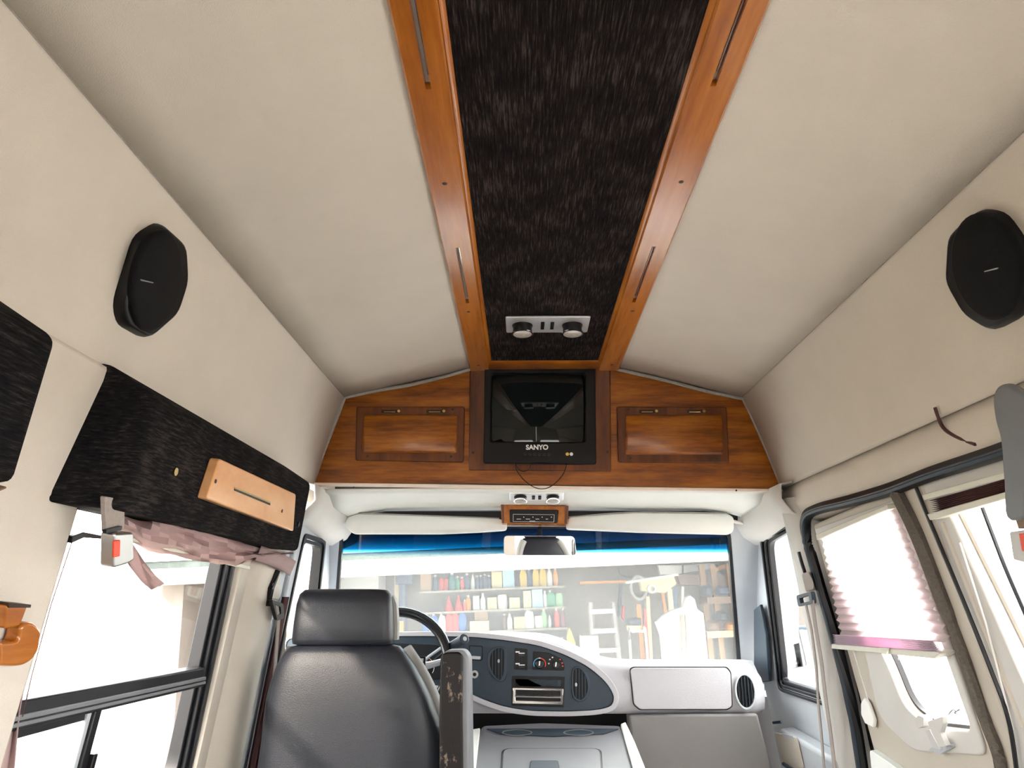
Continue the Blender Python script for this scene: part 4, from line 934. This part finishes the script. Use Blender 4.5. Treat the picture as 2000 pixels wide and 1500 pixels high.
kd = (onY(907, 1248, 2.57)-onY(878, 1266, 2.66)).normalized(); kp = onY(878, 1266, 2.66); kl = (onY(907, 1248, 2.57)-kp).length
obj('knob', B().lathe([(.009, 0), (.0155, .008), (.0165, .02), (.0165, kl), (.013, kl+.003)], kp, kd, 20), 'bezel', t)
obj('overdrive_button', B().lathe([(.007, 0), (.007, .002)], kp+kd*(kl+.002), kd, 14), 'bluegrey', t)
t = thing('wiper_stalk', onY(800, 1330, 2.70), 'thin stalk behind the steering wheel rim', 'lever')
obj('stalk', B().tube([onY(862, 1265, 2.66), onY(838, 1282, 2.70), onY(818, 1303, 2.74)], .005, 8), 'bluegrey', t)
# ================================================================== SEATS
def superloop(cx, cy, cz, hx, hy, n=28, e=3.2, tilt=0):
    out = []
    for i in range(n):
        a = 2*math.pi*i/n; c, s = math.cos(a), math.sin(a)
        out.append(V((cx+hx*abs(c)**(2/e)*(1 if c >= 0 else -1), cy+hy*abs(s)**(2/e)*(1 if s >= 0 else -1), cz)))
    return out
SX, SY = -.428, 2.06
def make_seat(label):
    t = thing('captain_chair', V((SX, SY+.25, 0)), label, 'seat', 'captain chairs')
    hz = [(1.288, .085, .020), (1.286, .112, .034), (1.275, .124, .046), (1.25, .130, .053), (1.20, .134, .055), (1.165, .136, .052), (1.152, .134, .045), (1.148, .118, .03)]
    HX = SX-.036
    obj('headrest', B().skin([superloop(HX, SY+.03, z, hx*.95, hy, e=4.5) for z, hx, hy in hz]), 'leather', t, ang=70)
    for s in (-1, 1):
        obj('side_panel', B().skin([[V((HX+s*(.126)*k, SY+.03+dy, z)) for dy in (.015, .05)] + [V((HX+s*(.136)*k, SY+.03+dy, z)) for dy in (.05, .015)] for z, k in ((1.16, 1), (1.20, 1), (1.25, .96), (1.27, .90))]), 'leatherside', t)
    prof_ = [(1.150, .118, .03), (1.145, .140, .048), (1.13, .155, .058), (1.10, .175, .066), (1.06, .193, .072), (1.02, .208, .076), (.97, .220, .078), (.92, .229, .080), (.86, .235, .082), (.78, .238, .085), (.68, .238, .088), (.58, .235, .09), (.50, .225, .085), (.47, .20, .07)]
    obj('backrest', B().skin([superloop(SX-.030*max(0, min(1, (z-.92)/.2)), SY+(1.15-z)*.10+.03, z, hx, hy, n=36, e=3.4) for z, hx, hy in prof_]), 'leather', t, ang=70)
    for s in (-1, 1):
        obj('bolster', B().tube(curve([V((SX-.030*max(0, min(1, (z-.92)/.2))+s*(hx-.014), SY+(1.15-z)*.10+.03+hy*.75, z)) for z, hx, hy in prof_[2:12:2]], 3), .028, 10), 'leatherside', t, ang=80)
    ar = [V((x, y, z)) for x, y, z in ((0, 0, 0),)]
    obj('cushion', B().skin([superloop(SX, SY+.36, z, hx, hy, e=4) for z, hx, hy in ((.32, .23, .24), (.34, .255, .27), (.42, .26, .28), (.48, .255, .27), (.50, .23, .24))]), 'leather', t, ang=60)
    obj('pedestal', B().box((SX, SY+.36, .16), (.34, .36, .32)), 'black', t, bev=.02)
    return t
seat = make_seat('charcoal leather driver seat seen from behind')
# folded up armrest
def A_(x, y, Y): return onY(x, y, Y)
fr_ = [A_(868, 1274, 2.02), A_(897, 1273, 2.02), A_(904, 1282, 2.02), A_(903, 1400, 2.02), A_(905, 1580, 2.02), A_(857, 1580, 2.02), A_(858, 1400, 2.02), A_(859, 1300, 2.02), A_(861, 1282, 2.02)]
am = plain('scuffed black leather', (.008, .006, .006), .4, var=.1, bmp=.3); nt = am.node_tree; bs = nt.nodes['Principled BSDF']
vec = coords(nt, (60, 60, 38)); f = noise(nt, vec, 1, 4, .7); f2 = noise(nt, coords(nt), 6, 2)
mx = nt.nodes.new('ShaderNodeMath'); mx.operation = 'MULTIPLY'; nt.links.new(f, mx.inputs[0]); nt.links.new(f2, mx.inputs[1])
nt.links.new(ramp(nt, mx.outputs[0], [(.35, (.008, .006, .006)), (.40, (.14, .11, .085))]), bs.inputs['Base Color'])
bs.inputs['Specular IOR Level'].default_value = .2
ao = obj('armrest', B().prism(rp(fr_, .008), (0, .012, 0)), am, seat, bev=.006, seg=3); ao['label'] = 'folded up armrest with scuffed black face'
obj('armrest_pad', B().prism(rp([p+V((.004, .010, 0)) for p in [fr_[0]+V((-.004, 0, .004)), fr_[1]+V((.006, 0, .004)), A_(912, 1284, 2.02), A_(914, 1400, 2.02), A_(916, 1580, 2.02), fr_[5], fr_[7]]], .01), (.004, .075, 0)), 'padgrey', seat, bev=.012, seg=3)
seat2 = copy_tree(seat); seat2.location = seat.location + V((.83, -2.95, 0)); seat2.rotation_euler = (0, 0, 0)
tag(seat2, 'charcoal leather rear captain chair visible only in the rear view mirror', 'seat', 'captain chairs')
# ================================================================== OUTSIDE
struct('ground', B().box((0, 4, -.72), (60, 60, .1)), 'ground')
TILT = math.radians(-2.4)
def tiltp(p):   # the garage stands on ground that slopes relative to the van
    dz, dx = p.z-1.25, p.x; return V((dx*math.cos(TILT)+dz*math.sin(TILT), p.y, 1.25-dx*math.sin(TILT)+dz*math.cos(TILT)))
def tb(b):
    for v in b.bm.verts: v.co = tiltp(v.co)
    return b
def untilt(p):
    dx, dz = p.x, p.z-1.25; return V((dx*math.cos(TILT)-dz*math.sin(TILT), p.y, 1.25+dx*math.sin(TILT)+dz*math.cos(TILT)))
GY = 9.6
def G(x, y, Y=9.3): return untilt(onY(x, y, Y))   # garage frame coordinates
def gbox(xa, xb, ya, yb, za, zb): return tb(B().box(((xa+xb)/2, (ya+yb)/2, (za+zb)/2), (abs(xb-xa), abs(yb-ya), abs(zb-za))))
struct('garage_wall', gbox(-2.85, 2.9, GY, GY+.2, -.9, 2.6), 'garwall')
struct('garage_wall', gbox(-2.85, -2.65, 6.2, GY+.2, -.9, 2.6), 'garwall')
struct('garage_wall', gbox(2.68, 2.88, 6.2, GY+.2, -.9, 2.6), 'ext_white')  # right wall coloured white to stand in for blown-out daylight
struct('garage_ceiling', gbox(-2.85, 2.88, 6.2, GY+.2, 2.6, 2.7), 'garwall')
FZ = -.60
struct('garage_floor', gbox(-2.85, 2.88, 5.6, GY+.2, FZ-.06, FZ), 'ground')
HZ = 1.25+(1180-1114)/1500*6.0
t = thing('garage_door_header', V((0, 6, HZ)), 'white garage door header beam with a grey green gutter band above it', 'building front')
obj('beam', gbox(-2.9, 2.95, 5.9, 6.05, HZ-.01, HZ+.105), 'ext_white', t)
obj('gutter', gbox(-2.9, 2.95, 5.98, 6.1, HZ+.105, HZ+.165), 'ext_green', t)
obj('fascia', gbox(-2.9, 2.95, 5.96, 6.1, HZ+.165, HZ+.26), 'ext_white', t)
obj('upper_front', gbox(-2.9, 2.95, 6.0, 6.2, HZ+.26, HZ+1.6), 'ext_blue', t)
# neighbouring stone wall seen through the left windows
struct('garden_wall', B().box((-3.9, .5, .05), (.3, 9, 1.5)), 'stone')
t = obj('fence_post', B().box((-2.6, 4.45, .4), (.12, .12, 2.3)), 'ext_white'); tag(t, 'white post outside beyond the left side window', 'post')
# shelves
def shelf(x0, y0, x1, y1, lab, yy=9.3):
    a, c = G(x0, y0, yy), G(x1, y1, yy); z = (a.z+c.z)/2
    o = obj('wall_shelf', gbox(a.x, c.x, yy-.06, GY, z-.022, z), 'garshelf'); tag(o, lab, 'shelf', 'garage wall shelves'); return z
z1 = shelf(820, 1154, 1102, 1145, 'top garage shelf carrying yellow and dark bottles')
z2 = shelf(822, 1195, 1106, 1186, 'middle garage shelf carrying red funnels and small cartons')
z3 = shelf(822, 1236, 1108, 1226, 'bottom garage shelf carrying blue and red jugs')
def finish(root, lab, cat, grp): tag(root, lab, cat, grp)
def place(b_fn, x, z, Y): pass
def item(kind, px, w, h, zb, col, lab, cat, grp, Y=9.32, capcol='white'):
    p = G(px, 1200, Y); x = p.x; s = Y/FPX; W_, H = w*s, h*s
    if kind == 'bottle':
        r = W_/2; t = thing('bottle', tiltp(V((x, Y, zb))), lab, cat, grp)
        obj('body', tb(B().lathe([(r*.9, 0), (r, H*.05), (r, H*.55), (r*.85, H*.70), (r*.42, H*.85), (r*.38, H*.88)], (x, Y, zb), n=14, sy=.7)), 'p_'+col, t)
        obj('cap', tb(B().lathe([(r*.45, H*.88), (r*.45, H*.99), (r*.3, H)], (x, Y, zb), n=12)), 'p_'+capcol, t)
    elif kind == 'jug':
        r = W_/2; t = thing('jug', tiltp(V((x, Y, zb))), lab, cat, grp)
        def L_(hx, hy, z, ox=0): return [V((x+ox+a*hx, Y+c*hy, zb+z)) for a, c in ((-1, -.6), (-.6, -1), (.6, -1), (1, -.6), (1, .6), (.6, 1), (-.6, 1), (-1, .6))]
        obj('body', tb(B().skin([L_(r*.95, r*.5, 0), L_(r, r*.55, H*.06), L_(r, r*.55, H*.62), L_(r*.75, r*.45, H*.78), L_(r*.32, r*.25, H*.90, -r*.2)])), 'p_'+col, t)
        obj('cap', tb(B().lathe([(r*.3, H*.90), (r*.3, H)], (x-r*.2, Y, zb), n=10)), 'p_'+capcol, t)
        obj('handle', tb(B().tube([V((x+r*.1, Y, zb+H*.88)), V((x+r*.75, Y, zb+H*.82)), V((x+r*.85, Y, zb+H*.55))], r*.14, 6)), 'p_'+col, t)
    elif kind == 'funnel':
        r = W_/2; t = obj('funnel', tb(B().lathe([(r, 0), (r, H*.06), (r*.3, H*.72), (r*.12, H)], (x, Y, zb), n=14)), 'p_'+col); tag(t, lab, cat, grp)
    elif kind == 'box':
        t = obj('carton', gbox(x-W_/2, x+W_/2, Y-.05, Y+.09, zb, zb+H), 'p_'+col, bev=.006); tag(t, lab, cat, grp)
    elif kind == 'can':
        t = obj('can', tb(B().lathe([(W_/2, 0), (W_/2, H*.9), (W_/2*.9, H*.93), (W_/2*.9, H)], (x, Y, zb), n=16)), 'p_'+col); tag(t, lab, cat, grp)
    return t
S1, S2, S3 = 'things on the top garage shelf', 'things on the middle garage shelf', 'things on the bottom garage shelf'
I = [
 ('box', 833, 21, 33, z1, 'cardboard', 'brown carton at the left end of the top shelf', 'box', S1),
 ('bottle', 851, 10, 30, z1, 'navy', 'dark bottle right of the brown carton on the top shelf', 'bottle', S1),
 ('can', 863, 9, 23, z1, 'red', 'red and white can on the top shelf, left of another red one', 'can', S1),
 ('can', 872, 8, 22, z1, 'red', 'red can next to the dark green bottle on the top shelf', 'can', S1),
 ('bottle', 884, 13, 33, z1, 'teal', 'large dark teal bottle on the top shelf', 'bottle', S1),
 ('bottle', 895, 8, 26, z1, 'green', 'green bottle beside a red one on the top shelf', 'bottle', S1),
 ('bottle', 904, 8, 24, z1, 'red', 'slim red bottle beside the green one on the top shelf', 'bottle', S1),
 ('bottle', 914, 11, 30, z1, 'navy', 'dark bottle between slim red and white bottles on the top shelf', 'bottle', S1),
 ('bottle', 925, 7, 28, z1, 'white', 'slim white bottle among dark ones on the top shelf', 'bottle', S1),
 ('bottle', 934, 7, 26, z1, 'navy', 'first of four dark bottles right of the slim white bottle', 'bottle', S1),
 ('bottle', 941, 7, 26, z1, 'navy', 'second of four dark bottles right of the slim white bottle', 'bottle', S1),
 ('bottle', 949, 9, 28, z1, 'navy', 'third of four dark bottles right of the slim white bottle', 'bottle', S1),
 ('bottle', 957, 7, 25, z1, 'navy', 'fourth of four dark bottles right of the slim white bottle', 'bottle', S1),
 ('box', 973, 20, 31, z1, 'cream', 'cream carton in the middle of the top shelf', 'box', S1),
 ('box', 996, 22, 34, z1, 'skyblue', 'large pale blue container on the top shelf', 'box', S1),
 ('jug', 1025, 13, 36, z1, 'yellow', 'single yellow jug left of a dark one on the top shelf', 'jug', S1),
 ('jug', 1038, 10, 34, z1, 'navy', 'dark jug between yellow jugs on the top shelf', 'jug', S1),
 ('jug', 1050, 12, 36, z1, 'yellow', 'yellow jug, left of the touching pair on the top shelf', 'jug', S1),
 ('jug', 1064, 13, 36, z1, 'yellow', 'yellow jug, right of the touching pair on the top shelf', 'jug', S1),
 ('bottle', 1077, 11, 35, z1, 'white', 'white bottle right of the yellow jugs on the top shelf', 'bottle', S1),
 ('bottle', 1089, 9, 34, z1, 'orange', 'pale orange bottle at the right end of the top shelf', 'bottle', S1),
 ('funnel', 877, 18, 28, z2, 'red', 'left red funnel on the middle shelf', 'funnel', S2),
 ('funnel', 896, 18, 29, z2, 'red', 'right red funnel on the middle shelf', 'funnel', S2),
 ('bottle', 908, 7, 20, z2, 'red', 'small red bottle beside the right red funnel', 'bottle', S2),
 ('bottle', 915, 10, 28, z2, 'orange', 'orange bottle on the middle shelf', 'bottle', S2),
 ('box', 931, 12, 26, z2, 'white', 'white and red carton on the middle shelf', 'box', S2),
 ('bottle', 944, 10, 30, z2, 'white', 'white spray bottle on the middle shelf', 'bottle', S2),
 ('box', 962, 18, 22, z2, 'cream', 'low cream carton on the middle shelf', 'box', S2),
 ('can', 982, 18, 26, z2, 'white', 'round white tub on the middle shelf', 'can', S2),
 ('box', 1006, 20, 20, z2, 'cream', 'cream carton left of the tall yellow one on the middle shelf', 'box', S2),
 ('box', 1031, 15, 31, z2, 'cream', 'tall pale yellow carton on the middle shelf', 'box', S2),
 ('box', 1051, 20, 33, z2, 'skyblue', 'pale blue carton on the middle shelf', 'box', S2),
 ('bottle', 1066, 8, 30, z2, 'white', 'white bottle between blue carton and green jug', 'bottle', S2),
 ('jug', 1078, 16, 30, z2, 'green', 'green jug on the middle shelf', 'jug', S2),
 ('can', 1094, 14, 24, z2, 'lime', 'pale green can at the right end of the middle shelf', 'can', S2),
 ('jug', 832, 14, 34, z3, 'blue', 'leftmost blue jug on the bottom shelf', 'jug', S3),
 ('jug', 848, 14, 34, z3, 'blue', 'second blue jug on the bottom shelf, left of the white bottle', 'jug', S3),
 ('jug', 863, 13, 34, z3, 'white', 'white jug between blue and red jugs on the bottom shelf', 'jug', S3),
 ('jug', 877, 13, 37, z3, 'red', 'left of the two red jugs on the bottom shelf', 'jug', S3),
 ('jug', 889, 13, 37, z3, 'red', 'right of the two red jugs on the bottom shelf', 'jug', S3),
 ('jug', 903, 14, 37, z3, 'blue', 'blue jug right of the red pair on the bottom shelf', 'jug', S3),
 ('box', 936, 36, 18, z3, 'cream', 'long low cream tray on the bottom shelf', 'box', S3),
 ('box', 940, 26, 34, z3, 'cardboard', 'brown topped carton standing behind the low tray', 'box', S3),
 ('bottle', 985, 8, 28, z3, 'brown', 'brown bottle right of the brown topped carton', 'bottle', S3),
 ('bottle', 995, 10, 28, z3, 'white', 'white bottle with blue label on the bottom shelf', 'bottle', S3),
 ('box', 1014, 21, 22, z3, 'cream', 'square cream carton on the bottom shelf', 'box', S3),
 ('jug', 1033, 18, 35, z3, 'white', 'large white jug with pointed top on the bottom shelf', 'jug', S3),
 ('can', 1052, 16, 22, z3, 'white', 'short white tub on the bottom shelf', 'can', S3),
 ('bottle', 1062, 12, 35, z3, 'lime', 'light green bottle on the bottom shelf', 'bottle', S3),
 ('bottle', 1073, 6, 22, z3, 'white', 'small white bottle right of the green one', 'bottle', S3),
 ('bottle', 1087, 10, 34, z3, 'red', 'red spray can, left of two at the right end of the bottom shelf', 'bottle', S3),
 ('bottle', 1099, 9, 34, z3, 'plum', 'dark red spray can at the right end of the bottom shelf', 'bottle', S3),
]
last = {}
for it in I:
    k = it[4]; y = 9.32 if last.get(k, 0) % 2 == 0 else 9.42
    last[k] = last.get(k, 0)+1
    item(*it, Y=9.47 if 'brown topped' in it[6] else 9.40 if 'tray' not in it[6] else 9.29)
# work top below the shelves and its clutter
a, c = G(960, 1262, 9.2), G(1120, 1250, 9.2); zw = c.z-.02
wt_ = obj('workbench', gbox(a.x-.5, c.x+.1, 8.8, GY, zw-.09, zw-.04), 'p_brown'); tag(wt_, 'brown workbench top below the garage shelves', 'workbench')
for i, (x, w_, h_, cl_, lb) in enumerate(((1000, 16, 14, 'dark', 'dark tool case'), (1022, 12, 18, 'cream', 'cream bottle'), (1044, 20, 12, 'navy', 'dark blue tray'), (1060, 9, 20, 'orange', 'orange handled tool'), (1078, 14, 12, 'dark', 'dark lump of tools'), (1095, 9, 16, 'palewood', 'pale wooden block'))):
    item('box' if i % 2 == 0 else 'bottle', x, w_, h_, zw-.04, cl_, lb+' on the garage workbench under the shelves', 'tool', 'clutter on the workbench', Y=9.1)
# garage pipe, chalk strip and lamp left
t = obj('standpipe', tb(B().tube([G(787, 1122, 9.4), G(787, 1240, 9.4)], .05, 10)), 'p_navy'); tag(t, 'thick dark pipe on the garage wall left of the shelves', 'pipe')
t = obj('wall_box', tb(B().box(G(790, 1128, 9.4), (.2, .12, .16))), 'p_navy', bev=.01); tag(t, 'dark blue box on the garage wall at the top of the pipe', 'box')
t = obj('timber', gbox(G(770, 1100).x-.03, G(770, 1100).x+.03, 9.5, 9.6, FZ, 1.8), 'p_palewood'); tag(t, 'thin pale upright board left of the thick pipe', 'board')
t = obj('timber', gbox(G(782, 1220).x-.05, G(782, 1220).x+.05, 9.20, 9.26, FZ, 1.12), 'p_orange'); tag(t, 'short orange board just above the steering wheel', 'board')
# wide dark door left part of garage
t = obj('storage_cabinet', gbox(G(655, 1200, 9.3).x, G(745, 1200, 9.3).x, 9.1, GY-.02, FZ, 1.66), 'p_steel'); tag(t, 'grey cupboard at the left end of the garage wall', 'cupboard')
t = obj('timber', gbox(G(560, 1200, 8).x, G(585, 1200, 8).x, 8, 8.1, FZ, 1.6), 'p_wood'); tag(t, 'brown upright board seen through the driver door window', 'board')
t = obj('timber', tb(B().skin([[G(x, y, 7.6)+V((0, d, 0)) for x, y in ((556, 1110), (562, 1108), (596, 1200))]+[V((G(600, 1200, 7.6).x+.15, 7.6+d, FZ)), V((G(596, 1200, 7.6).x+.05, 7.6+d, FZ))] for d in (0, .06)])), 'p_palewood'); tag(t, 'pale leaning board seen through the driver door window', 'board')
# ladder
t = thing('step_ladder', tiltp(G(1180, 1300, 8.6)), 'aluminium ladder standing against the garage wall', 'ladder')
for xa, xb in ((1153, 1158), (1197, 1207)): obj('rail', tb(B().tube([G(xa, 1178, 8.9), G(xb, 1262, 8.7), V((G(xb+12, 1330, 8.2).x, 8.2, FZ))], .026, 6)), 'p_steel', t)
for y, xa, xb in ((1194, 1153, 1199), (1232, 1156, 1202), (1270, 1158, 1206)): obj('step', tb(B().box((G((xa+xb)/2, y, 8.65)), (.27, .10, .045))), 'p_white', t)
t = obj('wire', tb(B().tube(curve([G(*p, 9.55) for p in ((1208, 1108), (1210, 1120), (1222, 1126), (1236, 1128))], 4), .008, 5)), 'p_dark'); tag(t, 'dark wire curving on the garage wall right of the shelves', 'wire')
t = obj('timber', tb(B().prism([G(1132, 1136, 9.5), G(1222, 1133, 9.5), G(1222, 1138, 9.5), G(1132, 1141, 9.5)], (0, .05, 0))), 'p_orange'); tag(t, 'long orange batten fixed level on the garage wall above the ladder', 'board')
# coils, saw guide and lumber at right
t = obj('hose_coil', tb(B().ring([G(1248, 1148, 9.54)+V((.11*math.cos(a), 0, .15*math.sin(a))) for a in [k*math.pi/12 for k in range(24)]], [G(1248, 1148, 9.54)+V((.075*math.cos(a), 0, .11*math.sin(a))) for a in [k*math.pi/12 for k in range(24)]], (0, .05, 0))), 'p_steel', bev=.01); tag(t, 'grey hose coil hanging beside the pale wooden jig', 'hose')
def plank(pts, Y, th, col, lab, cat='board', grp='leaning boards', nm='timber'):
    P = [G(x, y, Y) for x, y in pts]
    for p, (x, y) in zip(P, pts):
        if y >= 1286: p.z = FZ
    o = obj(nm, tb(B().prism(P, (0, th, 0))), 'p_'+col, bev=.004); tag(o, lab, cat, grp); return o
t = thing('sawhorse_jig', tiltp(G(1280, 1160, 8.6)), 'pale wooden jig with a long rod jutting to the left', 'tool')
obj('deck', tb(B().prism([G(x, y, 8.6) for x, y in ((1250, 1134), (1316, 1124), (1322, 1140), (1300, 1158), (1254, 1154))], (0, .15, 0))), 'p_palewood', t, bev=.006)
obj('leg', gbox(G(1306, 1150, 8.7).x-.025, G(1306, 1150, 8.7).x+.025, 8.64, 8.70, FZ, G(1306, 1150, 8.7).z), 'p_palewood', t)
obj('rod', tb(B().tube([G(1222, 1138, 8.55), G(1325, 1122, 8.55)], .015, 6)), 'p_white', t)
obj('blade_guard', tb(B().ring([G(1274, 1150, 8.55)+V((.05*math.cos(a), 0, .05*math.sin(a))) for a in [k*math.pi/10 for k in range(20)]], [G(1274, 1150, 8.55)+V((.025*math.cos(a), 0, .025*math.sin(a))) for a in [k*math.pi/10 for k in range(20)]], (0, .03, 0))), 'p_steel', t)
plank(((1322, 1122), (1425, 1122), (1428, 1146), (1328, 1142)), 9.3, .3, 'brown', 'wide brown timber lying level high on the right of the garage')
plank(((1285, 1104), (1332, 1104), (1332, 1121), (1290, 1122)), 9.5, .1, 'white', 'white board fixed high on the garage wall above the wooden jig')
plank(((1335, 1104), (1395, 1100), (1400, 1110), (1335, 1120)), 9.5, .1, 'steel', 'grey board high on the garage wall right of the white one')
plank(((1392, 1112), (1420, 1100), (1422, 1108), (1396, 1118)), 9.5, .1, 'orange', 'small pale orange offcut at the upper right of the garage')
plank(((1262, 1165), (1269, 1165), (1268, 1290), (1258, 1290)), 8.78, .06, 'palewood', 'pale upright plank under the wooden jig')
plank(((1243, 1180), (1252, 1180), (1262, 1300), (1252, 1300)), 8.93, .05, 'orange', 'thin orange plank left of the red pole')
plank(((1257, 1190), (1262, 1190), (1268, 1290), (1260, 1290)), 8.4, .05, 'red', 'red pole leaning among the pale planks')
plank(((1291, 1152), (1297, 1152), (1304, 1200), (1298, 1202)), 9.54, .06, 'orange', 'short orange strip hanging right of the jig')
plank(((1313, 1146), (1326, 1146), (1322, 1200), (1316, 1300), (1300, 1300), (1306, 1170)), 8.9, .06, 'navy', 'grey blue folded umbrella shaped bundle leaning on the wall')
plank(((1332, 1146), (1336, 1146), (1308, 1300), (1303, 1300)), 8.45, .04, 'white', 'thin white pole leaning to the right')
plank(((1312, 1192), (1334, 1186), (1340, 1168), (1348, 1163), (1357, 1170), (1362, 1190), (1374, 1198), (1378, 1240), (1386, 1320), (1300, 1320), (1292, 1240), (1282, 1215), (1300, 1200)), 7.4, .12, 'white', 'large white sheet draped over a stand in the garage', 'sheet', 'garage floor objects', 'dust_sheet')
plank(((1329, 1200), (1334, 1200), (1324, 1320), (1318, 1320)), 7.2, .04, 'brown', 'thin brown strip leaning in front of the white sheet')
plank(((1338, 1200), (1341, 1200), (1332, 1320), (1328, 1320)), 7.2, .04, 'brown', 'second thin brown strip beside the first on the white sheet')
t = thing('stool', tiltp(G(1242, 1290, 8.2)), 'stool with dark padded seat and bent white tube frame in front of the planks', 'stool')
obj('seat', tb(B().prism([G(x, y, 8.2) for x, y in ((1226, 1210), (1252, 1206), (1254, 1222), (1229, 1222))], (0, .3, 0))), 'p_dark', t, bev=.02)
obj('apron', tb(B().prism([G(x, y, 8.22) for x, y in ((1229, 1222), (1252, 1222), (1250, 1233), (1231, 1233))], (0, .26, 0))), 'p_cream', t)
for d in (0, .28):
    a, c = G(1228, 1290, 8.2+d), G(1262, 1290, 8.2+d); a.z = c.z = FZ
    obj('leg', tb(B().tube(curve([a, G(1230, 1250, 8.2+d), G(1236, 1234, 8.2+d), G(1256, 1234, 8.2+d), G(1262, 1250, 8.2+d), c], 4), .014, 6)), 'p_white', t)
plank(((1136, 1242), (1168, 1242), (1174, 1300), (1134, 1300)), 7.6, .3, 'white', 'white box in front of the ladder', 'box', 'garage floor objects', 'carton')
plank(((1112, 1226), (1116, 1234), (1124, 1256), (1126, 1290), (1106, 1290), (1108, 1244)), 8.2, .15, 'yellow', 'yellow bag standing left of the white box', 'bag', 'garage floor objects', 'bag')
plank(((1214, 1205), (1217, 1182), (1221, 1184), (1218, 1212)), 9.55, .05, 'red', 'short red handled tool right of the ladder', 'tool')
plank(((1210, 1140), (1216, 1140), (1212, 1200), (1206, 1205)), 9.55, .05, 'dark', 'dark cord bundle hanging right of the ladder', 'cord', None, 'cord')
# right end rack
t = thing('storage_rack', tiltp(G(1410, 1300, 8.9)), 'wooden storage rack at the right end of the garage', 'rack')
for x in (1383, 1405, 1437): obj('post', gbox(G(x, 1230, 9.25).x-.03, G(x, 1230, 9.25).x+.03, 9.22, 9.28, FZ, 1.6), 'p_wood', t)
for y, cl_ in ((1172, 'brown'), (1237, 'palewood')): obj('board', tb(B().box(G(1410, y, 9.05), (.42, .40, .07))), 'p_'+cl_, t)
for px, y, w_, h_, cl_, lb in ((1380, 1154, 22, 20, 'dark', 'dark bundle on the upper rack board, left'), (1411, 1153, 24, 16, 'navy', 'dark blue bundle on the upper rack board, right'), (1392, 1221, 24, 18, 'brown', 'brown bundle on the lower rack board'), (1425, 1223, 16, 14, 'orange', 'orange offcut on the lower rack board'), (1408, 1203, 20, 18, 'dark', 'dark sack lying on the brown bundle of the rack')):
    s = 8.9/FPX; p = G(px, y, 8.9)
    o = obj('bundle', tb(B().skin([superloop(p.x, p.y+.02, p.z+z*h_*s, w_*s/2*k, .12*k, n=14, e=2.6) for z, k in ((-.5, .8), (-.35, 1), (.2, .95), (.42, .7), (.5, .35))])), 'p_'+cl_); tag(o, lb, 'bundle', 'things on the storage rack')
